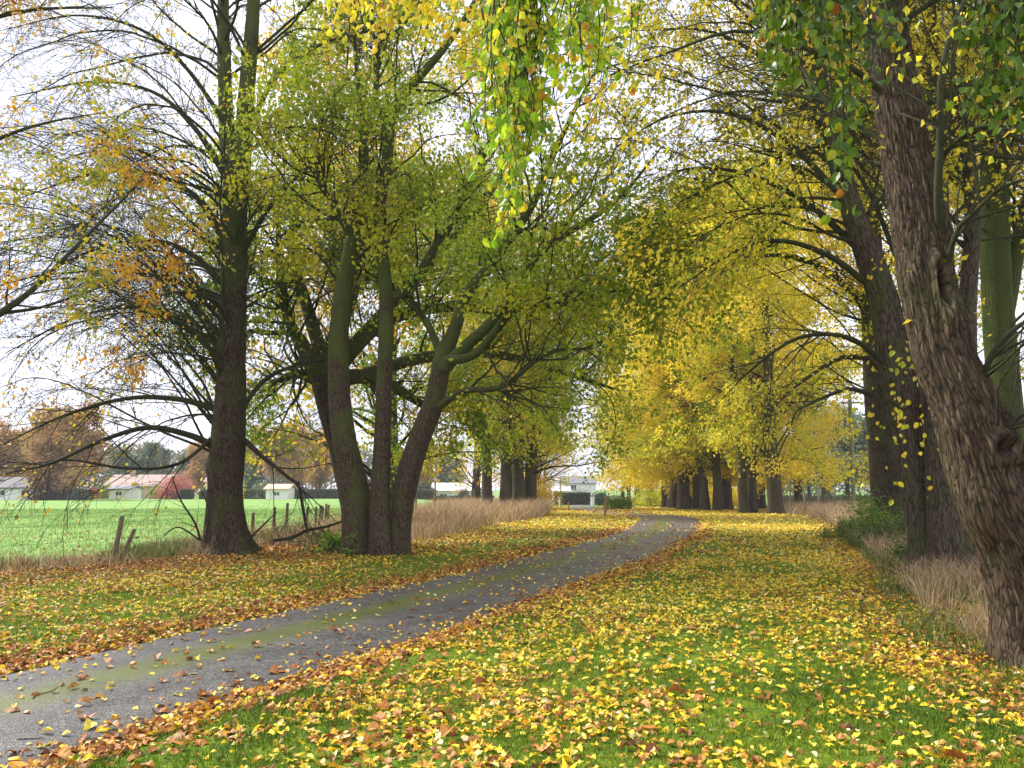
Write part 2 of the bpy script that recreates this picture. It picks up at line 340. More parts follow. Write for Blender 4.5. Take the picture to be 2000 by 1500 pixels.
B_BROWN = bark_mat("brown_ridged_bark", (.03, .019, .011), (.092, .060, .036), (.21, .15, .095), (.07, .085, .025), .4, 5, 12)
B_SMOOTH = bark_mat("smooth_bark", (.045, .03, .021), (.10, .073, .052), (.155, .118, .09), (.06, .085, .018), .6, 5.0, 10.0, .25, .7)
B_MAPLE = bark_mat("sycamore_bark", (.045, .03, .018), (.105, .073, .046), (.16, .115, .075), (.08, .105, .018), .85, 3.5, 7.5, .35, 1.2)
B_MOSS = bark_mat("mossy_bark", (.035, .03, .015), (.075, .066, .034), (.13, .12, .07), (.08, .10, .022), .8, 0, 6, .4)
B_GREEN = bark_mat("green_algae_bark", (.035, .028, .014), (.075, .068, .03), (.13, .12, .06), (.075, .105, .018), .75, -3, 6, .5, .8)
B_TWIG = bark_mat("twig_bark", (.022, .016, .012), (.05, .037, .028), (.085, .065, .05), (.05, .065, .018), .5, 1, 5, 0)
B_FAR = bark_mat("avenue_bark", (.04, .029, .02), (.10, .075, .052), (.18, .14, .10), (.08, .09, .03), .7, 1, 5, .4)

# ------------------------------------------------------------------ ground
def axis(lo, hi, d0, mid_lo, mid_hi, gr):
    a = list(np.arange(mid_lo, mid_hi, d0)); s = d0
    while a[-1] < hi: s *= gr; a.append(a[-1] + s)
    s = d0; b = [mid_lo]
    while b[-1] > lo: s *= gr; b.append(b[-1] - s)
    return np.array(b[:0:-1] + a)
xs = axis(-900, 900, .13, -9, 10, 1.075); ys = axis(-60, 1500, .13, 2.5, 22, 1.045)
GX, GY = np.meshgrid(xs, ys); sd, hw = lane_sd(GX, GY); sd = sd.reshape(GX.shape); hw = hw.reshape(GX.shape)
GZ = hgt(GX, GY, sd, hw)
idx = np.arange(GX.size).reshape(GX.shape)
q = np.stack([idx[:-1, :-1], idx[:-1, 1:], idx[1:, 1:], idx[1:, :-1]], -1).reshape(-1, 4)
fx = fn_x(GY); field = sstep(-.4, .6, fx - GX)
rx = rv_x(GY)
wob = (n2(GX, GY, .5, 21) - .5) * 1.6
rough_r = sstep(-.1, .7, GX - rx + wob * .5)
litter_l = sstep(.2, 2.2, (1 - field) * 9 * (GX < 0) * 0 + (1 - sstep(1.5, 5.0, GX - fx)) * 2.4 * (GX < 3) + wob * .5) * (1 - field)
def ground_mat():
    m, nt, p = newmat("ground"); g = N(nt, "ShaderNodeNewGeometry")
    def noise(sc, det=5):
        n = N(nt, "ShaderNodeTexNoise"); n.inputs["Scale"].default_value = sc; n.inputs["Detail"].default_value = det; nt.links.new(g.outputs["Position"], n.inputs["Vector"]); return n.outputs["Fac"]
    def mix(f, a, b):
        x = N(nt, "ShaderNodeMixRGB"); nt.links.new(f, x.inputs[0]); nt.links.new(a, x.inputs[1]); nt.links.new(b, x.inputs[2]); return x.outputs[0]
    lawn = ramp(nt, [(.28, (.045, .075, .008)), (.5, (.10, .17, .01)), (.72, (.18, .23, .015))], noise(14)).outputs[0]
    leafy = ramp(nt, [(.35, (.11, .08, .02)), (.5, (.27, .2, .03)), (.66, (.5, .36, .05))], noise(9, 8)).outputs[0]
    fld = ramp(nt, [(.3, (.12, .23, .045)), (.5, (.17, .30, .07)), (.7, (.24, .36, .10))], noise(.6, 8)).outputs[0]
    lit = ramp(nt, [(.3, (.05, .03, .015)), (.5, (.14, .075, .03)), (.7, (.26, .15, .05))], noise(18, 6)).outputs[0]
    rgh = ramp(nt, [(.3, (.05, .06, .02)), (.5, (.13, .11, .045)), (.7, (.26, .2, .1))], noise(7, 6)).outputs[0]
    A = lambda n: N(nt, "ShaderNodeAttribute", attribute_name=n).outputs["Fac"]
    c = mix(A("far"), lawn, leafy); c = mix(A("litter"), c, lit); c = mix(A("rough"), c, rgh); c = mix(A("field"), c, fld)
    nt.links.new(c, p.inputs["Base Color"]); p.inputs["Roughness"].default_value = .95; p.inputs["Specular IOR Level"].default_value = .15
    b = N(nt, "ShaderNodeBump"); b.inputs["Strength"].default_value = .5; b.inputs["Distance"].default_value = .03; nt.links.new(noise(30, 4), b.inputs["Height"]); nt.links.new(b.outputs[0], p.inputs["Normal"])
    return m
rfield = sstep(0, 6, GX - (rx + 9)) * sstep(20, 40, GY)
far = .8 * sstep(18, 45, GY) * (1 - sstep(90, 130, GY))
ground = mesh("ground", np.stack([GX, GY, GZ], -1).reshape(-1, 3), [q], ground_mat(), None,
              {"field": np.maximum(field, rfield * .8).ravel(), "rough": (rough_r * (1 - rfield)).ravel(), "litter": litter_l.ravel(), "far": far.ravel()}, True)
tag(ground, kind="structure")
# lane surface
nw = 15; uu = np.linspace(-1, 1, nw)
edge = 1 + .03 * (n2(_u * 1.3, _u * 0, 1, 31)[:, None] - .5) * 2
PX = CL[:, None, 0] + CN[:, None, 0] * uu * HW[:, None] * edge; PY = CL[:, None, 1] + CN[:, None, 1] * uu * HW[:, None] * edge
ZB = hbase(CL[:, 0], CL[:, 1])[:, None]
PZ = ZB + .012 + .03 * (1 - uu ** 2)[None] - .035 * (np.abs(uu) > .99)[None]
def asphalt():
    m, nt, p = newmat("asphalt"); g = N(nt, "ShaderNodeNewGeometry"); ps = g.outputs["Position"]
    def noise(sc, det=4, r=.6):
        n = N(nt, "ShaderNodeTexNoise"); n.inputs["Scale"].default_value = sc; n.inputs["Detail"].default_value = det; n.inputs["Roughness"].default_value = r; nt.links.new(ps, n.inputs["Vector"]); return n.outputs["Fac"]
    v = N(nt, "ShaderNodeTexVoronoi"); v.inputs["Scale"].default_value = 85; nt.links.new(ps, v.inputs["Vector"])
    st = ramp(nt, [(0, (.024, .024, .024)), (.4, (.05, .049, .048)), (.75, (.12, .115, .108)), (1, (.34, .31, .27))], v.outputs["Color"])
    big = ramp(nt, [(.3, (.72, .74, .8)), (.7, (1.15, 1.1, 1.05))], noise(1.1, 5))
    mu = N(nt, "ShaderNodeMixRGB", blend_type='MULTIPLY'); mu.inputs[0].default_value = 1; nt.links.new(st.outputs[0], mu.inputs[1]); nt.links.new(big.outputs[0], mu.inputs[2])
    a = N(nt, "ShaderNodeAttribute", attribute_name="across")       # -1..1 across the lane
    def band(c0, w0, w1, amt, nsc):
        s = N(nt, "ShaderNodeMath", operation='SUBTRACT'); s.inputs[1].default_value = c0; nt.links.new(a.outputs["Fac"], s.inputs[0])
        b = N(nt, "ShaderNodeMath", operation='ABSOLUTE'); nt.links.new(s.outputs[0], b.inputs[0])
        n = N(nt, "ShaderNodeMath", operation='MULTIPLY_ADD'); n.inputs[1].default_value = nsc; nt.links.new(noise(1.6, 7, .75), n.inputs[0]); nt.links.new(b.outputs[0], n.inputs[2])
        r = N(nt, "ShaderNodeMapRange"); r.inputs[1].default_value = w0 + nsc * .5; r.inputs[2].default_value = w1 + nsc * .5; r.inputs[3].default_value = amt; r.inputs[4].default_value = 0; nt.links.new(n.outputs[0], r.inputs[0])
        return r.outputs[0]
    gr = N(nt, "ShaderNodeMath", operation='MULTIPLY'); nt.links.new(band(-.12, .06, .33, 1.0, .35), gr.inputs[0]); rr = ramp(nt, [(.34, (.3,) * 3), (.5, (1,) * 3)], noise(28, 5)); nt.links.new(rr.outputs[0], gr.inputs[1])
    mc = N(nt, "ShaderNodeMixRGB"); nt.links.new(gr.outputs[0], mc.inputs[0]); nt.links.new(mu.outputs[0], mc.inputs[1]); mc.inputs[2].default_value = (.075, .095, .003, 1)
    sd_ = band(.95, .0, .28, .6, .3); m2 = N(nt, "ShaderNodeMixRGB"); nt.links.new(sd_, m2.inputs[0]); nt.links.new(mc.outputs[0], m2.inputs[1]); m2.inputs[2].default_value = (.05, .04, .028, 1)
    sd2 = band(-.98, .0, .16, .6, .3); m3 = N(nt, "ShaderNodeMixRGB"); nt.links.new(sd2, m3.inputs[0]); nt.links.new(m2.outputs[0], m3.inputs[1]); m3.inputs[2].default_value = (.09, .07, .04, 1)
    wt = m3.outputs[0]
    for c0 in (-.55, .42):
        w_ = N(nt, "ShaderNodeMixRGB", blend_type='MULTIPLY'); nt.links.new(band(c0, .0, .3, .42, .25), w_.inputs[0]); nt.links.new(wt, w_.inputs[1]); w_.inputs[2].default_value = (.55, .56, .6, 1); wt = w_.outputs[0]
    vc = N(nt, "ShaderNodeTexVoronoi", feature='DISTANCE_TO_EDGE'); vc.inputs["Scale"].default_value = .9; wn = N(nt, "ShaderNodeTexNoise"); wn.inputs["Scale"].default_value = 3; wn.inputs["Detail"].default_value = 6; nt.links.new(ps, wn.inputs["Vector"])
    wm = N(nt, "ShaderNodeMixRGB"); wm.inputs[0].default_value = .35; nt.links.new(ps, wm.inputs[1]); nt.links.new(wn.outputs["Color"], wm.inputs[2]); nt.links.new(wm.outputs[0], vc.inputs["Vector"])
    ck = N(nt, "ShaderNodeMapRange"); ck.inputs[1].default_value = .0; ck.inputs[2].default_value = .012; ck.inputs[3].default_value = .35; ck.inputs[4].default_value = 1; nt.links.new(vc.outputs["Distance"], ck.inputs[0])
    cm = N(nt, "ShaderNodeMixRGB", blend_type='MULTIPLY'); cm.inputs[0].default_value = .8; nt.links.new(wt, cm.inputs[1]); nt.links.new(ck.outputs[0], cm.inputs[2])
    nt.links.new(cm.outputs[0], p.inputs["Base Color"])
    rg = ramp(nt, [(.35, (.42,) * 3), (.65, (.62,) * 3)], noise(2.2, 3)); nt.links.new(rg.outputs[0], p.inputs["Roughness"])
    b = N(nt, "ShaderNodeBump"); b.inputs["Strength"].default_value = .55; b.inputs["Distance"].default_value = .006; nt.links.new(v.outputs["Distance"], b.inputs["Height"]); nt.links.new(b.outputs[0], p.inputs["Normal"])
    return m
idx = np.arange(NP_ * nw).reshape(NP_, nw); q = np.stack([idx[:-1, :-1], idx[:-1, 1:], idx[1:, 1:], idx[1:, :-1]], -1).reshape(-1, 4)
lane = mesh("path", np.stack([PX, PY, PZ], -1).reshape(-1, 3), [q], asphalt(), None, {"across": np.tile(uu, NP_)}, True); tag(lane, kind="structure")

# ------------------------------------------------------------------ fallen leaves, grass
rng = np.random.default_rng(11)
NOISY = lambda x, y, s, sd: n2(x, y, s, sd, 3)
def scatter(n, y0, y1, xw):
    """n points roughly even on the ground between depths, inside the widened view wedge"""
    y = np.sqrt(rng.random(n) * (y1 ** 2 - y0 ** 2) + y0 ** 2); x = (rng.random(n) * 2 - 1) * (y * xw + .8); return x, y
def surf(x, y, sd, hw):
    h = hgt(x, y, sd, hw); on = np.abs(sd) < hw
    hb = hbase(x, y); u = sd / hw
    return np.where(on, hb + .012 + .03 * (1 - u ** 2), h)
def litter_parts(n, y0, y1, size, xw=.74, keep=1.0):
    x, y = scatter(n, y0, y1, xw); sd, hw = lane_sd(x, y); e = np.abs(sd) - hw
    fx = fn_x(y); rx = rv_x(y)
    nA = NOISY(x, y, .55, 41); nB = NOISY(x, y, 2.2, 43)
    dens = np.zeros(n)
    right = (sd > 0) & (e > 0); left = (sd < 0) & (e > 0)
    lawn = .20 + 1.0 * sstep(.40, .62, nA * .5 + nB * .3 + .2 * NOISY(x, y, 5.5, 49))
    dens = np.where(right, lawn * (1 - .55 * sstep(.3, 2.0, x - rx)), dens)
    dens = np.where(right & (np.abs(x - rx - .1) < .7), np.maximum(dens, .55 + 1.2 * nB), dens)                       # drift along the rough grass
    dl = (.35 + .95 * sstep(.38, .6, nA * .5 + nB * .5)) * (1 - .6 * sstep(.3, .8, e) * (1 - sstep(1.6, 3.0, e)) * sstep(8, 14, y)) + .6 * (1 - sstep(1, 5, x - fx))
    dens = np.where(left, dl * sstep(-1.5, .8, x - fx), dens)
    dens = np.where((e > -.12) & (e < .28), 1.9, dens)                                       # rims of the lane
    dens = np.where(e < -.12, .05 + .30 * sstep(-.55, -.1, e), dens)
    dens = np.where((x < fx - .8), .05 * sstep(-14, -1, x - fx), dens)
    dens = np.where((e < 0) & (y > 46), 1.2, dens); dens = np.where((e<0)&(y > 62), .05, dens)
    dens = np.where((y > 34) & (e > 0) & (x > fx + 1), np.maximum(dens, .9) * 1.1, dens)
    k = rng.random(n) < dens * keep / 1.9
    x, y, sd, hw, e, fx, rx = (v[k] for v in (x, y, sd, hw, e, fx, rx)); n = len(x)
    z = surf(x, y, sd, hw) + .008 + .022 * rng.random(n) * (e > 0)
    # colours: brown near the camera-side rim and under the trees, yellow over the lawn
    brown = .13 + .55 * (1 - sstep(.1, 1.1, e)) * (e > -.1) + .5 * (1 - sstep(-.2, 1.2, np.abs(x - rx - .2))) * (sd > 0) + .75 * (1 - sstep(2, 5.5, x - fx)) + .36 * (sd < 0) + .34 * (1 - sstep(4, 7.0, y)) * (sd > 0)
    brown = np.clip(brown + .5 * (NOISY(x, y, .8, 47) - .5), .05, .85); brown = np.where(y > 30, brown * .35, brown); brown = np.where(e < -.1, .5, brown)
    isb = rng.random(n) < brown
    rnd = np.where(isb, rng.random(n) ** .8 * .5, .48 + .52 * rng.random(n) ** 1.1)
    az = rng.random(n) * 6.283; ti = rng.standard_normal(n) * .2
    d = np.stack([np.cos(az) * np.cos(ti), np.sin(az) * np.cos(ti), np.sin(ti)], -1)
    nr = np.stack([rng.standard_normal(n) * .38, rng.standard_normal(n) * .38, np.ones(n)], -1)
    sz = size * (.55 + .75 * rng.random(n)) * np.where(isb, 1.15, 1.0)
    pos = np.stack([x, y, z], -1) - d * sz[:, None] * .5
    kind = rng.random(n); pr = []
    T = [T_OV, T_C1, T_C2, T_C3, T_STAR, T_STAR2] if y0 < 12 else ([T_OV, T_C1, T_C2] if y0 < 20 else [T_KITE])
    w = np.cumsum([.22, .2, .16, .2, .12, .10] if len(T) == 6 else [1 / len(T)] * len(T)); w[-1] = 1.01; lo = 0
    for t, hi in zip(T, w):
        s = (kind >= lo) & (kind < hi); lo = hi
        pr.append((pos[s], d[s], nr[s], sz[s] * (1.25 if (t is T_STAR or t is T_STAR2) else 1), t, rnd[s]))
    return pr
LP = litter_parts(44000, 2.6, 8, .05) + litter_parts(2200, 2.6, 9, .085) + litter_parts(130000, 8, 18, .054) + litter_parts(130000, 18, 34, .085) + litter_parts(130000, 34, 90, .14)
lo = leaf_obj("fallen_leaves", LP, M_LITTER); tag(lo, "yellow and brown autumn leaves strewn over verges and path", "fallen leaves", kind="stuff")
# lawn blades
def blades(x, y, z, h, lean, w, rnd):
    n = len(x); az = rng.random(n) * 6.283; s = np.stack([np.cos(az), np.sin(az), np.zeros(n)], -1) * w[:, None] * .5
    b = np.stack([x, y, z - .01], -1); l = np.stack([rng.standard_normal(n), rng.standard_normal(n), np.zeros(n)], -1) * lean[:, None]
    m = b + l * .35 + np.array([0, 0, 1.]) * (h * .6)[:, None]; t = b + l + np.array([0, 0, 1.]) * h[:, None]
    V = np.stack([b - s, b + s, m + s * .7, m - s * .7, t], 1).reshape(-1, 3); i = (np.arange(n) * 5)[:, None]
    return V, i + np.array([[0, 1, 2, 3]]), i + np.array([[3, 2, 4]]), np.repeat(rnd, 5)
def blade_obj(name, lst, mat):
    V, Q, T, Rn, n = [], [], [], [], 0
    for v, q, t, r in lst: V.append(v); Q.append(q + n); T.append(t + n); Rn.append(r); n += len(v)
    return mesh(name, np.vstack(V), [np.vstack(Q), np.vstack(T)], mat, None, {"rnd": np.concatenate(Rn)})
lst = []
for n, y0, y1, hh in ((150000, 2.6, 7, .042), (120000, 7, 14, .05), (90000, 14, 30, .06)):
    x, y = scatter(n, y0, y1, .72); sd, hw = lane_sd(x, y); e = np.abs(sd) - hw
    k = (e > .02) & (x > fn_x(y) - .5) & (x < rv_x(y) + 2) & (rng.random(n) < .35 + .65 * sstep(.35, .6, n2(x, y, 1.4, 61))); x, y, sd, hw = x[k], y[k], sd[k], hw[k]; n = len(x)
    h = hh * (.5 + rng.random(n)) * (.7 + .7 * n2(x, y, 1.1, 63)); lst.append(blades(x, y, hgt(x, y, sd, hw), h, h * .5, .004 * (1 + y / 8), np.clip(rng.random(n) * .8 + .9 * (n2(x, y, .9, 64) - .45), 0, 1)))
lawn = blade_obj("lawn_grass", lst, M_GRASS); tag(lawn, "short green grass of the verges growing up between fallen leaves", "grass", kind="stuff")
# field grass near the fence
lst = []
x, y = scatter(110000, 14, 60, .75); k = x < fn_x(y) - .1; x, y = x[k], y[k]; n = len(x)
h = .10 * (.5 + rng.random(n)); lst.append(blades(x, y, hgt(x, y), h, h * .5, .008 * (1 + y / 20), np.clip(.45 + .5 * rng.random(n), 0, .95)))
fg = blade_obj("field_grass", lst, leaf_mat("field_grass_blades", [(0, (.10, .21, .03)), (.5, (.17, .31, .06)), (1, (.27, .38, .11))], .3)); tag(fg, "bright green pasture grass beyond the wire fence", "grass", kind="stuff")
# tall dry grass beds
lst = []; lst2 = []
def bed(n, xf, y0, y1, h0, tall_seed, col=0, w0=.006):
    y = y0 + (y1 - y0) * rng.random(n) ** .9; a, b = xf(y); x = a + (b - a) * rng.random(n)
    nn = n2(x, y, .9, tall_seed); k = rng.random(n) < sstep(.36, .58, nn) * .93 + .07; x, y, nn = x[k], y[k], nn[k]; n = len(x)
    sd, hw = lane_sd(x, y); k = np.abs(sd) > hw + .35; x, y, nn = x[k], y[k], nn[k]; n = len(x)
    h = h0 * (.35 + .9 * rng.random(n)) * (.5 + nn)
    lst.append(blades(x, y, hgt(x, y), h, h * (.3 + .5 * rng.random(n)), w0 * (1 + y / 10) * np.ones(n), rng.random(n)) if not col else None) if not col else lst2.append(blades(x, y, hgt(x, y), h, h * .4, w0 * (1 + y / 10) * np.ones(n), rng.random(n)))
LB = np.array([g0(*p) for p in [(560, 1075), (790, 1065), (860, 1050), (960, 1030), (1060, 1012), (1075, 1002)]])
LB = np.vstack([LB, [3.2, 70]])
bed(26000, lambda y: (fn_x(y) - .3, np.interp(y, LB[:, 1], LB[:, 0])), 30, 60, .75, 71)
bed(5000, lambda y: (fn_x(y) + .5, np.interp(y, LB[:, 1], LB[:, 0])), 20, 31, .5, 79)
bed(2600, lambda y: (fn_x(y) - .2, fn_x(y) + 2.0), 14, 21, .26, 72)
bed(3500, lambda y: (fn_x(y) - .1, fn_x(y) + 1.8), 8, 16.5, .17, 76)
bed(3200, lambda y: (rv_x(y) + .45, rv_x(y) + 1.7), 5.4, 9.5, .27, 73)
bed(5000, lambda y: (rv_x(y) + .2, rv_x(y) + 3.0), 16, 27, .5, 78)
bed(9000, lambda y: (rv_x(y) + .3, rv_x(y) + 2.6), 9.5, 19, .36, 74)
bed(15000, lambda y: (rv_x(y) + .4, rv_x(y) + 6.5), 19, 46, .7, 75)
bed(9000, lambda y: (rv_x(y) - .2, rv_x(y) + 12), 44, 60, .6, 77)
bed(7000, lambda y: (rv_x(y) - .1, rv_x(y) + 2.4), 5, 12, .16, 81, 1)
bed(9000, lambda y: (rv_x(y) + .0, rv_x(y) + 3.6), 11, 26, .26, 82, 1)
bed(9000, lambda y: (fn_x(y) - .3, fn_x(y) + 1.4), 9, 26, .25, 83, 1)
dg = blade_obj("dry_grass", lst, M_DRY); tag(dg, "tall straw coloured dry grass along the fence and beneath the trees", "dry grass", kind="stuff")
rg_ = blade_obj("rough_grass", lst2, M_ROUGH); tag(rg_, "rough dark green grass tufts among the straw at the verge edge", "grass", kind="stuff")

# ------------------------------------------------------------------ tree machinery
def trace(pts, n=24):
    """pts: (px, py, depth, width_px) -> path (n,3), radii (n)"""
    A = np.array([[*at(p[0], p[1], p[2]), .5 * p[3] * p[2] / F] for p in pts]); Q = catmull(A, n); return Q[:, :3], np.maximum(Q[:, 3], .004)
def samp(P, R, i, t):
    S = P.shape[1]; u = t * (S - 1); a = np.minimum(u.astype(int), S - 2); f = (u - a)[:, None]
    return P[i, a] * (1 - f) + P[i, a + 1] * f, norm(P[i, a + 1] - P[i, a]), R[i, a] * (1 - f[:, 0]) + R[i, a + 1] * f[:, 0]
def spawn(P, R, n, rng, t=(.2, 1), L=2., Lf=.5, ang=(40, 70), g=(0, 0), wig=.12, S=7, rr=.5, rmax=9, rmin=.002, bias=None, rel=False):
    Np = len(P); plen = np.linalg.norm(np.diff(P, axis=1), axis=2).sum(1)
    cnt = np.full(Np, n) if np.isscalar(n) else n; i = np.repeat(np.arange(Np), cnt); m = len(i)
    tt = t[0] + (t[1] - t[0]) * rng.random(m); p, tan, r = samp(P, R, i, tt)
    v = rng.standard_normal((m, 3)); 
    if bias is not None: v = v + np.asarray(bias)
    v = norm(v - (v * tan).sum(1, keepdims=True) * tan); a = np.radians(ang[0] + (ang[1] - ang[0]) * rng.random(m))[:, None]
    d = norm(np.cos(a) * tan + np.sin(a) * v)
    ll = (L * plen[i] if rel else L) * (1 - Lf * tt) * (.6 + .7 * rng.random(m)); r0 = np.clip(r * rr * (.7 + .5 * rng.random(m)), rmin, rmax)
    r0 = np.minimum(r0, np.maximum(ll * .03, rmin))
    Q = np.empty((m, S, 3)); Q[:, 0] = p
    for s in range(1, S):
        k = s / (S - 1); d = norm(d + wig * rng.standard_normal((m, 3)) + np.array([0, 0, 1.]) * (g[0] + (g[1] - g[0]) * k)); Q[:, s] = Q[:, s - 1] + d * (ll / (S - 1))[:, None]
    Rn = r0[:, None] * (1 - .82 * np.linspace(0, 1, S)[None] ** .8)
    return Q, np.maximum(Rn, rmin * .6)
def foliage(P, n, rng, size, t=(.25, 1), spread=.05, thr=None, nsc=.35, seed=0, droop=.6, lo=0., hi=1., hue=.5, zmin=.6):
    m = len(P); i = np.repeat(np.arange(m), n); tt = t[0] + (t[1] - t[0]) * rng.random(len(i)); R = np.zeros(P.shape[:2])
    p, tan, _ = samp(P, R, i, tt); p = p + rng.standard_normal(p.shape) * spread
    if thr is not None:
        f = fbm(p * nsc + 50, seed, 2); k = (f + .16 * (rng.random(len(p)) - .5)) > thr; p, tan = p[k], tan[k]
    k = p[:, 2] > zmin + (4.4 * (fbm(p * .45 + 11, seed + 8, 2) - .55) if size > .13 else 0); p, tan = p[k], tan[k]; n_ = len(p)
    d = norm(tan * .5 + rng.standard_normal(p.shape) * .6 + np.array([0, 0, -droop])); nr = rng.standard_normal(p.shape) + np.array([0, 0, .8])
    h = fbm(p * nsc * 1.3 + 90, seed + 3, 2)
    rnd = np.clip(lo + (hi - lo) * (rng.random(n_) * (1 - hue) + hue * sstep(.3, .7, h)), 0, 1)
    return (p, d, nr, size * (.6 + .75 * rng.random(n_)), T_KITE, rnd)
def stackpaths(lst, n=24):
    Ps, Rs = zip(*lst); return np.stack(Ps), np.stack(Rs)
def rebase(root, objs=None):
    """meshes were made in world space: put the root at the tree's foot and keep its parts where they are"""
    off = Vector(root.location)
    for c in root.children: 
        c.data.transform(__import__('mathutils').Matrix.Translation(-off)); c.location = (0, 0, 0)

# ---------------- A: big lime tree left of the lane
rng = np.random.default_rng(101)
base = gp(442, 1086)
tA = thing("lime_tree", "broad trunked lime with long nearly bare drooping branches, right of the leaning posts", "tree", base)
pA, rA = trace([(446, 1092, 18, 84), (441, 1040, 18, 70), (440, 960, 18, 64), (445, 880, 18, 66), (451, 780, 18, 60), (453, 680, 18, 55), (456, 560, 18, 51), (458, 440, 18, 50), (460, 330, 18, 48), (462, 290, 18, 40)], 24)
trunk_obj("trunk", pA, rA, B_LIME, tA, 72, .55, .05, 6, [(.20, 2.6, .07, .2, .4), (.22, .6, .06, .22, .5), (.33, 1.4, .05, .25, .5), (.5, 2.0, .07, .3, .6), (.42, 1.0, -.03, .12, .25), (.27, 1.8, -.03, .1, .2)], 5, .022, 240)
s1 = trace([(456, 420, 18.0, 26), (446, 300, 18.1, 34), (440, 180, 18.1, 30), (436, 60, 18.1, 26), (436, -80, 18.1, 22), (430, -300, 18, 12), (420, -520, 18, 3)], 24)
s2 = trace([(460, 440, 18.0, 28), (474, 300, 17.9, 37), (482, 180, 17.9, 34), (492, 60, 17.9, 30), (500, -80, 17.9, 24), (515, -300, 18, 14), (525, -540, 18, 3)], 24)
for s in (s1, s2): trunk_obj("leader", s[0], s[1], B_MOSS, tA, 24, 0, .04, 3, [], 8, .006, 90)
TR = [[(420, 872, 18, 22), (370, 850, 17.6, 18), (290, 835, 17, 15), (200, 860, 16.4, 12), (100, 905, 15.8, 9), (10, 925, 15.4, 3)],
      [(425, 800, 18, 20), (350, 780, 17.8, 16), (250, 778, 17.5, 12), (130, 810, 17, 8), (0, 870, 16.6, 3)],
      [(430, 700, 18, 18), (360, 640, 18, 14), (270, 600, 18, 11), (150, 620, 18, 8), (10, 690, 18, 3)],
      [(440, 560, 18, 20), (380, 500, 18, 16), (300, 470, 18, 12), (180, 490, 17.5, 8), (40, 560, 17, 3)],
      [(440, 470, 18, 20), (390, 390, 18.2, 16), (300, 340, 18.4, 12), (180, 340, 18.6, 8), (30, 390, 19, 3)],
      [(450, 350, 18, 18), (380, 250, 18.4, 15), (300, 180, 18.8, 11), (180, 160, 19, 7), (20, 190, 19.4, 3)],
      [(445, 250, 18, 16), (370, 140, 17.6, 13), (280, 60, 17.2, 10), (150, 30, 17, 6), (0, 60, 16.8, 2)],
      [(478, 860, 18, 18), (510, 890, 17.8, 14), (560, 930, 17.5, 11), (585, 955, 17.4, 7), (600, 1040, 17.2, 4)],
      [(470, 800, 18, 16), (520, 740, 18, 13), (590, 710, 18.2, 9), (650, 700, 18.5, 4)],
      [(470, 500, 18, 18), (530, 400, 18, 14), (600, 330, 18, 10), (680, 290, 18, 4)],
      [(485, 250, 18, 18), (540, 150, 18, 14), (620, 90, 18, 9), (720, 60, 18, 4)],
      [(440, 620, 18.2, 16), (400, 560, 19.5, 13), (340, 500, 21, 10), (250, 480, 22, 4)],
      [(450, 640, 17.8, 16), (420, 590, 16.5, 13), (350, 570, 15, 9), (240, 600, 14, 4)],
      [(425, 845, 18, 13), (350, 905, 17.2, 10), (250, 915, 16.6, 8), (130, 898, 16.2, 5), (20, 915, 16, 2)]]
TRp = [trace([(a, b, c, d * .68) for a, b, c, d in t], 24) for t in TR]
for t in TRp[:6] + TRp[7:11]: pass
P0, R0 = stackpaths([(pA, rA), s1, s2])
L1 = spawn(P0, R0, np.array([34, 34, 34]), rng, (.24, .97), 6.0, .3, (22, 58), (.0, -.17), .09, 24, .3, .04, bias=(-.35, 0, 0))
Lw = spawn(P0[:1], R0[:1], 34, rng, (.20, .75), 6.6, .2, (35, 75), (.03, -.13), .08, 24, .3, .036, bias=(-1.6, 0, 0))
LP1, LR1 = np.concatenate([stackpaths(TRp)[0], L1[0], Lw[0]]), np.concatenate([stackpaths(TRp)[1], L1[1], Lw[1]])
L2 = spawn(LP1, LR1, 12, rng, (.22, .99), 2.3, .4, (16, 44), (.02, -.12), .09, 8, .5, .016, .007)
L3 = spawn(L2[0], L2[1], 7, rng, (.15, 1), 1.0, .4, (20, 50), (0, -.10), .12, 6, .55, .009, .006)
L4 = spawn(L3[0][::2], L3[1][::2], 2, rng, (.2, 1), .4, .3, (20, 55), (0, -.05), .15, 4, .6, .006, .0045)
ep = spawn(P0[:1], R0[:1], 260, rng, (.22, .98), .95, .2, (45, 85), (.10, .05), .22, 6, .03, .008, .003)
ep2 = spawn(ep[0], ep[1], 3, rng, (.2, 1), .45, .3, (25, 60), (.05, .0), .2, 4, .6, .004, .0025)
tube_obj("branchwork", [(LP1, LR1, 8), (L2[0], L2[1], 4), (L3[0], L3[1], 3), (L4[0], L4[1], 3), (ep[0], ep[1], 3), (ep2[0], ep2[1], 3)], B_TWIG, tA)
leaf_obj("foliage", [foliage(L3[0], 1, rng, .09, thr=.55, nsc=.5, seed=5), foliage(L3[0][::2], 1, rng, .08, thr=.30, nsc=.5, seed=5)], M_SPARSE, tA)
rebase(tA)

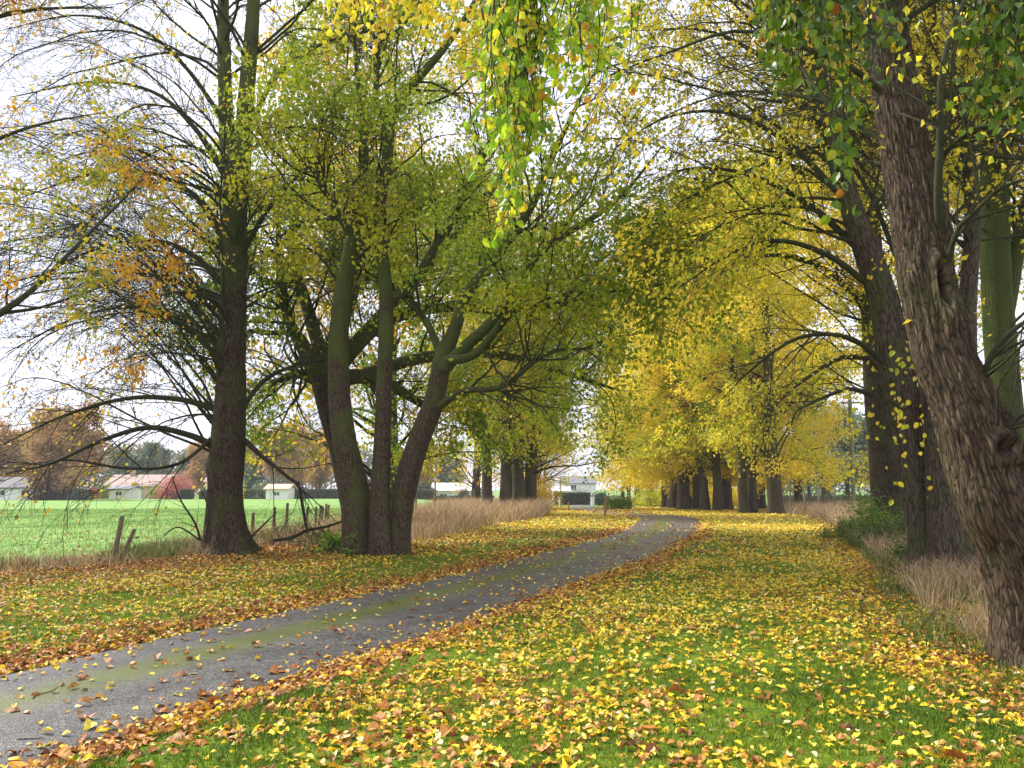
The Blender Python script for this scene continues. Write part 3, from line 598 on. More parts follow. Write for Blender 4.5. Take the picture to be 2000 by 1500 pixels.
# ---------------- B: three stemmed sycamore beside the lane
rng = np.random.default_rng(102)
base = gp(738, 1086)
tB = thing("sycamore_tree", "tree of three tall stems rising from one foot on the left verge", "tree", base)
b1 = trace([(697, 1092, 18, 58), (694, 1010, 18, 52), (684, 920, 18, 50), (668, 830, 18, 46), (661, 740, 18, 43), (662, 650, 18, 38), (672, 560, 18, 34), (688, 470, 18, 28), (702, 390, 18, 24), (712, 300, 18, 18), (700, 180, 18, 12), (690, 40, 18, 6)], 24)
b2 = trace([(745, 1092, 17.9, 52), (741, 1000, 17.9, 40), (746, 880, 17.9, 35), (750, 760, 17.9, 31), (754, 650, 17.9, 30), (753, 560, 17.9, 28), (744, 480, 17.9, 26), (740, 400, 17.9, 24), (756, 320, 17.9, 24), (763, 230, 17.9, 26), (800, 172, 17.9, 20), (850, 115, 17.8, 16), (905, 40, 17.8, 12), (960, -60, 17.8, 6)], 24)
b3 = trace([(776, 1092, 18.1, 46), (782, 1020, 18.1, 42), (797, 930, 18.1, 46), (822, 850, 18.1, 44), (848, 780, 18.1, 40), (862, 710, 18.1, 36), (870, 670, 18.1, 30)], 24)
for i, s in enumerate((b1, b2, b3)): trunk_obj("trunk", s[0], s[1], B_MAPLE, tB, 40, .16, .035, 4, [(.3, 1.8, .03, .12, .5), (.16, 1.2, .02, .1, .6), (.42, 1.5, -.012, .05, .25)], 20 + i, .006, 160)
lim = [trace(t, 24) for t in [
    [(868, 690, 18.1, 32), (888, 645, 18.1, 27), (908, 580, 18.1, 24), (952, 525, 18.1, 22), (985, 480, 18.1, 20), (1040, 400, 18, 16), (1080, 304, 17.9, 12), (1130, 200, 17.8, 8), (1190, 90, 17.6, 3)],
    [(866, 720, 18, 28), (912, 674, 17.8, 25), (960, 630, 17.5, 22), (1000, 575, 17.2, 20), (1048, 500, 17, 18), (1100, 460, 17, 15), (1160, 424, 17, 12), (1220, 376, 17, 8), (1290, 290, 17, 3)],
    [(870, 705, 18, 20), (930, 690, 17, 17), (1000, 610, 16.2, 15), (1060, 600, 16, 13), (1140, 584, 15.8, 11), (1200, 568, 15.6, 8), (1300, 555, 15.4, 3)],
    [(860, 690, 18.1, 16), (836, 635, 18.2, 14), (800, 585, 18.3, 11), (772, 566, 18.4, 8), (700, 520, 18.6, 3)],
    [(752, 590, 17.9, 20), (800, 560, 18.2, 18), (850, 480, 18.4, 18), (900, 390, 18.4, 16), (945, 300, 18.4, 13), (1000, 190, 18.4, 8), (1050, 60, 18.4, 3)],
    [(760, 250, 17.9, 16), (735, 200, 18, 13), (738, 120, 18, 10), (745, 10, 18, 6), (760, -100, 18, 2)],
    [(850, 800, 18.1, 16), (905, 764, 17.2, 13), (980, 755, 16.6, 11), (1070, 690, 16, 8), (1160, 680, 15.6, 3)],
    [(690, 470, 18, 16), (650, 400, 17.6, 13), (620, 350, 17.4, 9), (600, 310, 17.4, 3)]]]
tube_obj("limbwork", [(*stackpaths(lim), 14)], B_MOSS, tB)
P0, R0 = stackpaths([b1, b2]); P1, R1 = stackpaths(lim)
L1 = spawn(P0, R0, 20, rng, (.42, 1), 3.6, .3, (30, 70), (.04, -.06), .14, 14, .3, .04)
L1b = spawn(P1, R1, 16, rng, (.22, 1), 3.1, .3, (25, 60), (.07, -.03), .15, 14, .5, .04)
LP1 = np.concatenate([L1[0], L1b[0]]); LR1 = np.concatenate([L1[1], L1b[1]])
L2 = spawn(LP1, LR1, 8, rng, (.15, 1), 1.4, .4, (25, 60), (.02, -.05), .16, 7, .5, .016)
L3 = spawn(L2[0], L2[1], 5, rng, (.2, 1), .6, .3, (25, 60), (.0, -.05), .18, 4, .55, .006, .003)
tube_obj("branchwork", [(LP1, LR1, 6), (L2[0], L2[1], 4), (L3[0], L3[1], 3)], B_TWIG, tB)
leaf_obj("foliage", [foliage(L3[0], 11, rng, .10, spread=.11, thr=.45, nsc=.5, seed=15, hi=.82), foliage(L2[0], 4, rng, .10, spread=.18, thr=.45, nsc=.5, seed=15, hi=.82)], M_MAPLE, tB)
rebase(tB)

# ---------------- C: oak behind it
rng = np.random.default_rng(103)
base = at(700, 1060, 21.5); base[2] = gz(base[0], base[1])
tC = thing("oak_tree", "spreading oak with olive green leaves and crooked limbs, directly behind the three stemmed tree", "tree", base)
cp = trace([(712, 1066, 21.5, 72), (695, 980, 21.5, 62), (672, 880, 21.5, 56), (646, 790, 21.5, 56), (632, 735, 21.5, 52)], 24)
trunk_obj("trunk", cp[0], cp[1], B_LIME, tC, 48, .3, .05, 5, [], 33, .012, 120)
lim = [trace(t, 24) for t in [
    [(636, 745, 21.5, 42), (606, 706, 21.3, 34), (588, 668, 21, 28), (570, 640, 20.6, 22), (550, 570, 20.6, 18), (545, 480, 20.6, 13), (540, 400, 20.8, 4)],
    [(634, 750, 21.5, 30), (600, 732, 21.8, 22), (560, 735, 22, 14), (520, 760, 22, 5)],
    [(640, 745, 21.5, 40), (655, 660, 22, 34), (690, 560, 22.5, 28), (700, 440, 23, 22), (710, 320, 23.4, 14), (700, 180, 23.6, 4)],
    [(640, 750, 21.5, 36), (700, 735, 22.4, 30), (760, 752, 23, 24), (800, 775, 23.4, 18), (850, 800, 23.6, 13), (910, 790, 23.6, 4)],
    [(640, 740, 21.5, 36), (720, 650, 22.6, 30), (800, 610, 23.4, 24), (900, 600, 24, 18), (1000, 610, 24.4, 14), (1100, 590, 24.6, 10), (1220, 600, 24.8, 4)],
    [(650, 720, 21.5, 30), (760, 600, 22.4, 26), (850, 500, 23, 20), (940, 400, 23.4, 14), (1010, 300, 23.6, 5)],
    [(700, 735, 22.4, 26), (820, 700, 24, 24), (950, 690, 25, 18), (1080, 720, 25.6, 14), (1200, 760, 26, 5)],
    [(640, 730, 21.5, 30), (600, 600, 22, 24), (570, 480, 22.4, 18), (590, 360, 22.6, 12), (600, 260, 22.8, 4)]]]
tube_obj("limbwork", [(*stackpaths(lim), 12)], B_MOSS, tC)
P1, R1 = stackpaths(lim)
L1 = spawn(P1, R1, 20, rng, (.22, 1), 3.3, .35, (30, 75), (.04, -.06), .22, 10, .5, .045)
L2 = spawn(L1[0], L1[1], 8, rng, (.15, 1), 1.4, .3, (25, 65), (.02, -.06), .22, 6, .5, .016)
L3 = spawn(L2[0], L2[1], 5, rng, (.2, 1), .6, .3, (25, 60), (0, -.05), .2, 4, .55, .006, .004)
tube_obj("branchwork", [(L1[0], L1[1], 5), (L2[0], L2[1], 3), (L3[0], L3[1], 3)], B_TWIG, tC)
leaf_obj("foliage", [foliage(L3[0], 12, rng, .105, spread=.13, thr=.44, nsc=.5, seed=25), foliage(L2[0], 5, rng, .105, spread=.15, thr=.44, nsc=.45, seed=25)], M_OAK, tC)
rebase(tC)

# ---------------- right hand trees
def side_tree(name, label, stems, K, bark, knots, ridge, extra, leafmat, seed, nl1, bias, leafn=3, thr=.46, size=.085, L1len=4.2, flare=.3, upto=(.3, 1), zmin=1.5, rings=140, group=None, ntw=5):
    rng = np.random.default_rng(seed); st = [trace(s, 24) for s in stems]; b = st[0][0][0].copy()
    root = thing(name, label, "tree", (b[0], b[1], gz(b[0], b[1])), group)
    for i, s in enumerate(st): trunk_obj("trunk" if i == 0 or stems[i][0][1] > 1000 else "leader", s[0], s[1], bark, root, K if i == 0 else max(24, K // 2), flare if stems[i][0][1] > 1000 else 0, .05, 5, knots if i == 0 else (), seed + i, ridge * (1 if i == 0 else .5), rings)
    P0, R0 = stackpaths(st); lv = []
    L1 = spawn(P0, R0, int(nl1 * 1.7), rng, upto, L1len * 1.15, .3, (35, 75), (.07, -.12), .10, 16, .28, .036, bias=bias)
    ex = [trace([(a, b_, c, d * .66) for a, b_, c, d in e], 16) for e in extra]
    LP1, LR1 = L1
    if ex: EP, ER = stackpaths(ex); LP1 = np.concatenate([EP, LP1]); LR1 = np.concatenate([ER, LR1])
    L2 = spawn(LP1, LR1, 12, rng, (.12, 1), 2.1, .4, (20, 50), (.03, -.10), .10, 8, .5, .016, .006)
    L3 = spawn(L2[0], L2[1], ntw + 2, rng, (.2, 1), .85, .3, (20, 50), (0, -.08), .13, 5, .55, .008, .0045)
    ep = spawn(P0[:1], R0[:1], 120, rng, (.2, .9), .6, .2, (45, 85), (.08, .0), .2, 5, .03, .006, .0025)
    tube_obj("branchwork", [(LP1, LR1, 8), (L2[0], L2[1], 4), (L3[0], L3[1], 3), (ep[0], ep[1], 3)], B_TWIG, root)
    leaf_obj("foliage", [foliage(L3[0], leafn + 3, rng, size, spread=.08, thr=thr, nsc=.5, seed=seed, zmin=zmin), foliage(ep[0], 1, rng, size, thr=.56, nsc=.9, seed=seed + 1)], leafmat, root)
    rebase(root); return root
side_tree("lime_tree", "nearest leaning tree at the right edge, ridged brown bark with burls and dark hollows", [
    [(2032, 1300, 7.1, 165), (2020, 1200, 7.1, 152), (1992, 1100, 7.1, 146), (1950, 1000, 7.1, 146), (1914, 900, 7.15, 142), (1888, 800, 7.2, 134), (1845, 700, 7.3, 122), (1821, 600, 7.4, 110), (1800, 500, 7.5, 106), (1787, 400, 7.6, 102), (1770, 300, 7.7, 96), (1752, 200, 7.8, 92), (1738, 100, 7.9, 84), (1722, 0, 8, 74), (1700, -120, 8, 60), (1680, -300, 8, 36), (1660, -600, 8, 8)],
    [(1955, 985, 7.3, 90), (2020, 930, 7.5, 85), (2060, 820, 7.8, 75), (2080, 650, 8, 60), (2110, 400, 8, 50), (2150, 100, 8, 40), (2200, -200, 8, 12)]],
    200, B_BROWN, [(.172, 1.75, -.075, .10, .34), (.20, .8, .05, .18, .35), (.19, 2.3, .08, .22, .45), (.245, 1.3, .03, .14, .3), (.32, 1.55, -.08, .20, .22), (.335, .5, .035, .15, .4), (.285, 2.2, .06, .16, .35), (.40, 2.2, .04, .16, .3), (.13, .5, .05, .2, .5), (.38, 2.6, .05, .18, .4), (.50, 1.3, .03, .15, .4)], .02,
    [[(1838, 480, 7.4, 30), (1832, 380, 7.2, 26), (1836, 280, 7.1, 24), (1838, 150, 7, 20), (1864, 47, 7, 18), (1900, -30, 7, 12), (1950, -140, 7, 5)],
     [(1836, 310, 7.2, 18), (1870, 275, 7, 16), (1905, 250, 6.8, 14), (1950, 244, 6.6, 12), (2030, 245, 6.4, 6)],
     [(1845, 530, 7.3, 18), (1870, 450, 7.1, 16), (1900, 418, 7, 14), (1960, 365, 6.8, 12), (2050, 340, 6.6, 6)],
     [(1900, 780, 7.2, 20), (1940, 690, 7, 18), (1985, 640, 6.9, 15), (2060, 600, 6.8, 7)],
     [(1930, 870, 7.1, 22), (1960, 840, 6.9, 19), (2010, 800, 6.8, 16), (2080, 770, 6.8, 7)],
     [(1745, 200, 7.8, 22), (1660, 130, 7.6, 18), (1560, 90, 7.4, 14), (1440, 60, 7.2, 11), (1300, 105, 7.2, 8), (1180, 150, 7.2, 3)]],
    M_YEL, 201, 16, (-.4, .3, .2), 2, .5, .075, 3.6, .15, (.42, 1), 3.2, 620)
side_tree("lime_tree", "smooth barked stem leaning left, first slim trunk beside the nearest right tree", [
    [(1812, 1134, 13.4, 64), (1806, 1050, 13.4, 56), (1792, 960, 13.4, 56), (1774, 850, 13.4, 60), (1758, 770, 13.4, 62), (1744, 700, 13.4, 64), (1728, 600, 13.4, 58), (1696, 500, 13.4, 54), (1667, 420, 13.4, 46), (1640, 330, 13.4, 40), (1612, 230, 13.4, 35), (1594, 60, 13.4, 32), (1580, -150, 13.4, 22), (1560, -450, 13.4, 6)]],
    56, B_SMOOTH, [(.33, 1.5, .04, .1, .5), (.38, 2.4, .04, .12, .4), (.42, .9, .035, .1, .4), (.36, 1.2, -.02, .06, .2)], .006,
    [[(1700, 560, 13.4, 22), (1620, 500, 13.2, 18), (1520, 470, 13, 14), (1420, 500, 12.8, 9), (1330, 560, 12.6, 3)],
     [(1680, 490, 13.4, 22), (1580, 400, 13.8, 18), (1460, 340, 14.2, 13), (1340, 330, 14.6, 8), (1250, 370, 15, 3)],
     [(1640, 380, 13.4, 22), (1540, 280, 13.6, 17), (1420, 220, 14, 12), (1300, 230, 14.4, 7), (1200, 290, 14.8, 3)],
     [(1610, 220, 13.4, 20), (1500, 120, 13.8, 15), (1380, 60, 14.2, 10), (1240, 60, 14.6, 3)],
     [(1740, 720, 13.4, 20), (1660, 660, 13, 15), (1560, 660, 12.8, 11), (1470, 720, 12.6, 7), (1410, 780, 12.6, 3)]],
    M_YEL, 202, 30, (-.9, .3, .1), 4, .455, .085, 5.0, .3, (.38, 1), 3.0)
side_tree("lime_tree", "wide pale trunk just behind the nearest right tree, with two green leaders", [
    [(1880, 1146, 12.8, 112), (1868, 1080, 12.8, 92), (1856, 980, 12.9, 82), (1846, 880, 13, 76), (1840, 780, 13, 68), (1838, 650, 13.1, 56), (1832, 500, 13.2, 48), (1830, 320, 13.3, 42), (1824, 120, 13.4, 36), (1820, -100, 13.4, 26), (1815, -400, 13.4, 6)],
    [(1850, 900, 13, 46), (1885, 780, 13.4, 40), (1890, 600, 13.8, 34), (1900, 400, 14, 30), (1880, 200, 14.2, 24), (1850, -50, 14.4, 14)]],
    48, B_SMOOTH, [], .006,
    [[(1838, 640, 13.1, 20), (1760, 520, 13.6, 17), (1700, 380, 14.4, 13), (1640, 300, 15, 9), (1580, 280, 15.6, 3)]],
    M_YEL, 203, 20, (-.4, .2, .2), 3, .47, .085, 4.2, .25, (.4, 1), 3.0)
side_tree("lime_tree", "tall straight green mossy trunk half hidden by the nearest leaning tree", [
    [(1985, 1110, 15.5, 80), (1975, 950, 15.5, 66), (1962, 760, 15.5, 62), (1950, 600, 15.5, 58), (1943, 400, 15.5, 54), (1943, 190, 15.5, 48), (1943, 0, 15.5, 42), (1940, -250, 15.5, 26), (1936, -520, 15.5, 6)],
    [(1955, 660, 15.5, 34), (1985, 500, 15.5, 30), (2010, 380, 15.5, 24), (2040, 200, 15.5, 14)]],
    40, B_GREEN, [], .006, [], M_YEL, 204, 22, (.1, -.1, .1), 3, .49, .085, 4.2, .25, (.35, 1), 2.5)
side_tree("lime_tree", "dark thick trunk above green brambles, farthest of the near right hand trees", [
    [(1742, 1064, 22.5, 78), (1738, 1000, 22.5, 70), (1732, 900, 22.5, 66), (1722, 800, 22.5, 62), (1712, 700, 22.5, 54), (1704, 560, 22.5, 46), (1700, 400, 22.5, 36), (1696, 220, 22.5, 26), (1690, 40, 22.5, 14), (1690, -120, 22.5, 5)],
    [(1752, 1062, 22.9, 50), (1770, 960, 23, 44), (1782, 850, 23, 40), (1790, 700, 23, 34), (1800, 500, 23, 26), (1810, 250, 23, 14)]],
    44, B_LIME, [(.2, .6, .07, .25, .5), (.3, 1.6, .07, .2, .5), (.25, 2.6, .06, .2, .4)], .012,
    [[(1705, 700, 22.5, 20), (1640, 700, 22, 15), (1560, 750, 21.5, 10), (1500, 800, 21, 4)],
     [(1715, 775, 22.5, 16), (1660, 760, 22, 13), (1600, 780, 21.6, 9), (1560, 800, 21.4, 4)],
     [(1700, 600, 22.5, 20), (1600, 520, 22.4, 16), (1480, 500, 22.2, 11), (1360, 560, 22, 4)],
     [(1702, 480, 22.5, 20), (1600, 360, 22.4, 16), (1480, 310, 22.2, 11), (1340, 340, 22, 4)]],
    M_YEL2, 205, 34, (-.7, 0, .1), 5, .45, .10, 5.5, .3, (.3, 1), 2.6)

# ---------------- free standing crown builder (origin at foot)
def crown_tree(H, r0, seed, leafmat, bark, stems=1, spread=.3, L1n=26, L1len=5, leaf=.16, n3=9, thr=.42, t0=.16, hang=(.06, -.12), zmin=1.4, ang=(35, 75), twigs=4, hue=.5, nm="", wig=.1, lean=0, tw_r=.006):
    rng = np.random.default_rng(seed); st = []
    for k in range(stems):
        a = k * 6.283 / stems + rng.random(); off = (r0 * 1.0 if stems > 1 else 0) * np.array([math.cos(a), math.sin(a), 0]); out_ = spread * np.array([math.cos(a), math.sin(a), 0]) * (stems > 1) + np.array([lean, 0, 0])
        pts = [[*(off + out_ * H * (u ** 1.4) + np.array([rng.standard_normal() * .012 * H * u, rng.standard_normal() * .012 * H * u, u * H])), r0 * (1 - .93 * u ** .9) * (1 if stems == 1 else .75)] for u in (0, .08, .2, .35, .5, .7, .85, 1)]
        pts[0][2] = -.25; Q = catmull(np.array(pts), 20); st.append((Q[:, :3], np.maximum(Q[:, 3], .015)))
    P0, R0 = stackpaths(st)
    L1 = spawn(P0, R0, L1n, rng, (t0, .98), L1len, .45, ang, hang, wig, 9, .35, .07)
    L2 = spawn(L1[0], L1[1], 7, rng, (.15, 1), L1len * .42, .3, (25, 60), (.02, -.1), .14, 6, .5, .025)
    L3 = spawn(L2[0], L2[1], twigs, rng, (.2, 1), L1len * .18, .3, (25, 60), (0, -.1), .16, 4, .55, .01, tw_r)
    return st, (L1, L2, L3), [foliage(L3[0], n3, rng, leaf, spread=leaf * 1.1, thr=thr, nsc=.33, seed=seed, zmin=zmin, hue=hue), foliage(L2[0], max(2, n3 // 2), rng, leaf, spread=leaf * 1.6, thr=thr, nsc=.33, seed=seed, zmin=zmin, hue=hue)]
def plant(name, label, cat, loc, spec, bark, leafmat, group=None, rz=0, sc=1, K=16):
    st, (L1, L2, L3), fol = spec; root = thing(name, label, cat, loc, group)
    for i, s in enumerate(st): trunk_obj("trunk", s[0], s[1], bark, root, 28 if K == 16 else K, .3, .09, 5, [(.1 + .05 * i, 1.5 + i, .07, .25, .6), (.16, 4.0, .06, .3, .5)] if K == 16 else [], 50 + i, .012, 90)
    tube_obj("branchwork", [(L1[0], L1[1], 5), (L2[0], L2[1], 3), (L3[0], L3[1], 3)], B_TWIG, root)
    leaf_obj("foliage", fol, leafmat, root); root.rotation_euler.z = rz; root.scale = (sc,) * 3; return root
def dup(root, loc, rz, sc, label, szs=None):
    r = root.copy(); link(r); r.location = [float(v) for v in loc]; r.rotation_euler = (0, 0, rz); r.scale = (sc, sc, sc * (szs or 1)); r["label"] = label
    for c in list(root.children):
        d = c.copy(); link(d); d.parent = r
    return r
def foot(px, Y):
    p = at(px, 960, Y); return (p[0], p[1], gz(p[0], p[1]) - .02)
# right avenue of yellow limes
GR = "yellow lime trees in the avenue right of the lane"
yA = plant("lime_tree", "nearest yellow avenue lime, clean single bole at the right end of the row", "tree", foot(1512, 50), crown_tree(23, .47, 301, None, None, 1, 0, 72, 5.9, .19, 20, .39, zmin=1.5, t0=.11, hang=(.05, -.20)), B_FAR, M_YEL2, GR)
yB = plant("lime_tree", "twin stemmed dark trunk of the yellow avenue, second from its right end", "tree", foot(1460, 51.5), crown_tree(22, .44, 302, None, None, 2, .06, 42, 5.8, .19, 19, .40, zmin=1.4, t0=.11, hang=(.05, -.20)), B_FAR, M_YEL, GR)
yC = plant("lime_tree", "slimmer yellow lime just left of the twin stemmed trunk, farther back", "tree", foot(1418, 60), crown_tree(23, .42, 303, None, None, 1, 0, 70, 5.9, .2, 19, .39, zmin=1.2, t0=.1, hang=(.05, -.20)), B_FAR, M_YEL, GR)
for i, (px, Y, src, rz, sc, lab) in enumerate([
    (1388, 57, yB, 2.1, 1.0, "green tinged forked trunk in the middle of the yellow avenue"),
    (1334, 60, yA, 1.3, 1.0, "dark trunk in the middle of the yellow avenue, directly behind the lane's bend"),
    (1352, 68, yC, 4.0, 1.05, "trunk half hidden between two nearer trunks in the middle of the yellow avenue"),
    (1303, 74, yB, 4.4, 1.0, "yellow avenue tree left of the lane's bend, trunk wrapped in low leaves"),
    (1270, 88, yA, 3.6, 1.0, "yellow avenue tree rising behind the small dark green bush"),
    (1244, 104, yC, .6, 1.0, "yellow tree next to last at the house end of the right avenue"),
    (1222, 124, yB, 5.4, .95, "last yellow tree of the right avenue, right of the white gate pillar"),
    (1484, 63, yC, 5.2, .95, "thin trunk filling the gap between the nearest avenue trunk and the twin stemmed one"),
    (1364, 61, yC, 1.9, .95, "slim trunk close left of the green tinged forked trunk"),
    (1318, 66, yC, 3.3, 1.0, "slim dark trunk just right of the leaf wrapped avenue tree"),
    (1560, 66, yC, 2.8, .85, "small bright yellow tree just right of the avenue's end trunk")]):
    dup(src, foot(px, Y), rz, sc, lab)
# left avenue past the sycamore
lA = plant("lime_tree", "pair of stout stems standing in tall dry grass left of the lane", "tree", foot(968, 46), crown_tree(18, .44, 311, None, None, 2, .10, 40, 6.0, .16, 14, .44, zmin=3.0, t0=.12), B_FAR, M_MAPLE, "trees along the left side of the lane")
lB = plant("lime_tree", "fluted pale trunk at the right of the clump in dry grass beside the lane", "tree", foot(1018, 47.5), crown_tree(17, .55, 312, None, None, 3, .10, 28, 5.6, .16, 13, .44, zmin=2.8, t0=.12), B_FAR, M_MAPLE, "trees along the left side of the lane")
lC = plant("lime_tree", "brownish thin leaved tree behind the clump left of the lane", "tree", foot(1040, 62), crown_tree(16, .45, 313, None, None, 1, 0, 70, 5.4, .15, 12, .43, t0=.08), B_FAR, M_SPARSE, "trees along the left side of the lane")
dup(lC, foot(757, 31), 1.1, 1.22, "tall golden topped tree behind the three stemmed tree, its trunk hidden by the stems")
dup(lC, foot(1052, 80), 2, .85, "low brown tree at the far end of the left row, right above the lane's post")
dup(lA, foot(1056, 104), 3.1, .8, "last tree of the left row before the white house's hedge")
dup(lC, foot(930, 70), 4, 1.0, "thin brownish tree left of the clump in dry grass")

# ---------------- overhanging tree behind the camera, with its hanging sprays
rng = np.random.default_rng(401)
tO = thing("lime_tree", "overhanging tree whose big leaved green sprays dangle into the top of the view", "tree", (3.6, -2.2, gz(3.6, -2.2)))
po = catmull(np.array([[3.6, -2.2, -.1, .42], [3.55, -2.1, 1.5, .36], [3.4, -1.9, 3.5, .3], [3.2, -1.5, 5.5, .25], [3.1, -1.2, 8, .16], [3, -1, 11, .05]]), 24)
trunk_obj("trunk", po[:, :3], po[:, 3], B_LIME, tO, 48, .4, .05, 5, [], 44, .015, 120)
bo = [catmull(np.array(b), 20) for b in [
    [[3.3, -1.7, 4.4, .13], [2.6, 0, 5.4, .10], [1.7, 2.2, 5.75, .07], [.9, 3.8, 5.55, .05], [.3, 4.7, 5.1, .03], [.0, 5.4, 4.9, .012]],
    [[3.3, -1.7, 4.9, .12], [3.3, .3, 5.9, .09], [3.0, 2.8, 6.0, .06], [2.5, 4.6, 5.6, .04], [2.0, 5.6, 5.2, .015]],
    [[3.4, -1.8, 4.2, .11], [4.0, 0, 5.2, .08], [4.2, 2.6, 5.5, .05], [4.0, 4.6, 5.2, .03], [3.6, 5.8, 4.9, .012]],
    [[3.2, -1.4, 6, .12], [1.4, 1.0, 7.4, .09], [-.2, 4.0, 7.9, .06], [-1.2, 6.6, 7.4, .04], [-1.8, 8.6, 6.7, .015]]]]
bp = np.stack([b[:, :3] for b in bo]); br = np.stack([b[:, 3] for b in bo]); tube_obj("boughwork", [(bp, br, 10)], B_TWIG, tO)
def sprays(lst, rng):
    """(x0,y0px,x1,y1px,depth) hanging strands"""
    Ps = []
    for x0, y0, x1, y1, Y in lst:
        a = at(x0, y0, Y); b = at(x1, y1, Y + rng.normal() * .1); m1 = a * .7 + b * .3 + rng.normal(size=3) * .05; m2 = a * .35 + b * .65 + rng.normal(size=3) * .05
        Ps.append(catmull(np.array([a, m1, m2, b]), 14))
    P = np.stack(Ps); R = np.linspace(.0065, .0018, 14)[None] * np.ones((len(P), 1)); return P, R
def hang_parts(P, per_m, size, rng, spread=.018, lo=0, hi=1):
    L = np.linalg.norm(np.diff(P, axis=1), axis=2).sum(1); cnt = np.maximum(2, (L * per_m).astype(int)); i = np.repeat(np.arange(len(P)), cnt)
    tt = .04 + .96 * rng.random(len(i)); p, tan, _ = samp(P, np.zeros(P.shape[:2]), i, tt); p = p + rng.normal(size=p.shape) * spread
    side = rng.normal(size=p.shape) * np.array([1, .8, .15]); d = norm(norm(side) * .75 + np.array([0, 0, -.75]) + tan * .2); nr = rng.normal(size=p.shape) * .7 + np.array([0, -1.1, .5])
    return (p, d, nr, size * (.65 + .6 * rng.random(len(p))), T_OV, np.clip(lo + (hi - lo) * rng.random(len(p)), 0, 1))
S1 = []
for k in range(34):
    u = rng.random(); x0 = 955 + 225 * rng.random() ** 1.5; x1 = 1010 + (x0 - 1040) * .35 + rng.normal() * 22; ln = 460 - abs(x0 - 1025) * 1.6 - 260 * rng.random() ** 1.5
    S1.append((x0, -140, x1 if ln > 200 else x0 + rng.normal() * 15, max(60, ln), 4.5 + rng.normal() * .22))
for x1, y1 in ((1000, 455), (985, 420), (1012, 380), (975, 330), (940, 300), (1035, 300), (1060, 260)): S1.append((1040 + rng.normal() * 30, -140, x1, y1, 4.45))
for k in range(8): x0 = 1080 + 170 * rng.random(); S1.append((x0, -140, x0 - 10 + rng.normal() * 20, 30 + 150 * rng.random(), 5.0))
P1, R1 = sprays(S1, rng); tw = spawn(P1, R1, 9, rng, (.15, .98), .20, .2, (30, 70), (0, -.25), .1, 5, .6, .002, .0015)
S2 = []
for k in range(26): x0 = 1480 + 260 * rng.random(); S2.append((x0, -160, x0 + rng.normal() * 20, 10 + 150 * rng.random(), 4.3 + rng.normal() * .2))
for x1, y1 in ((1640, 410), (1648, 380), (1630, 340), (1655, 300), (1625, 260), (1535, 210), (1520, 190), (1550, 160), (1500, 180), (1660, 240)): S2.append((x1 + rng.normal() * 14, -160, x1, y1, 4.2))
for k in range(16): x0 = 1860 + 150 * rng.random(); S2.append((x0, -160, x0 + rng.normal() * 15, 30 + 240 * rng.random(), 4.1))
P2, R2 = sprays(S2, rng); tw2 = spawn(P2, R2, 7, rng, (.15, .98), .17, .2, (30, 70), (0, -.25), .1, 5, .6, .002, .0015)
S3 = []
for k in range(36): x0 = 630 + 380 * rng.random(); S3.append((x0 + 60, -160, x0 + rng.normal() * 20, 10 + 140 * rng.random() * (.4 + (x0 - 630) / 380), 7.6 + rng.normal() * .5))
P3, R3 = sprays(S3, rng); tw3 = spawn(P3, R3, 7, rng, (.15, .98), .3, .2, (30, 70), (0, -.25), .1, 5, .6, .002, .0015)
tube_obj("branchwork", [(P, R, 4) for P, R in ((P1, R1), (P2, R2), (P3, R3))] + [(t[0], t[1], 3) for t in (tw, tw2, tw3)], B_TWIG, tO)
a1 = leaf_obj("foliage", [hang_parts(P1, 15, .058, rng), hang_parts(tw[0], 15, .058, rng)], M_HANG, tO); a1["label"] = "fresh green spray with a few orange leaves"
a2 = leaf_obj("foliage", [hang_parts(P2, 15, .062, rng), hang_parts(tw2[0], 17, .062, rng)], M_HANGD, tO); a2["label"] = "dark green hanging leaves at the top right"  # right hand sprays use the darker green leaf colours
a3 = leaf_obj("foliage", [hang_parts(P3, 14, .08, rng), hang_parts(tw3[0], 13, .08, rng)], M_YEL, tO); a3["label"] = "bright golden leaves at the top"
rebase(tO)
# off-frame oak at the far left whose bough enters the picture
rng = np.random.default_rng(402)
tL = thing("oak_tree", "oak mostly outside the left edge, one dark bough and clusters of orange leaves reaching in", "tree", (-11.5, 11.5, gz(-11.5, 11.5)))
po = catmull(np.array([[-11.5, 11.5, -.1, .45], [-11.4, 11.5, 2, .36], [-11.3, 11.6, 4.2, .3], [-11.2, 11.8, 7, .2], [-11, 12, 11, .08]]), 24)
trunk_obj("trunk", po[:, :3], po[:, 3], B_LIME, tL, 32, .4, .05, 5, [], 45, .012, 80)
lm = [trace([(a_, b_, c_, d_ * .6) for a_, b_, c_, d_ in t], 24) for t in [[(-250, 760, 11.6, 40), (-120, 690, 11.8, 32), (0, 612, 12, 24), (70, 560, 12.2, 18), (150, 480, 12.4, 13), (230, 400, 12.6, 8), (300, 330, 12.8, 3)],
                             [(-300, 420, 11.6, 30), (-120, 330, 11.8, 22), (0, 270, 12, 14), (90, 240, 12.2, 9), (200, 220, 12.4, 3)],
                             [(-300, 120, 11.6, 30), (-100, 60, 12, 20), (60, 20, 12.4, 12), (220, 15, 12.8, 4)],
                             [(0, 612, 12, 14), (80, 600, 12.4, 10), (170, 570, 12.8, 7), (260, 540, 13, 3)]]]
lp, lr = stackpaths(lm); L1 = spawn(lp, lr, 9, rng, (.2, 1), 1.9, .3, (25, 60), (.02, -.06), .16, 8, .5, .02)
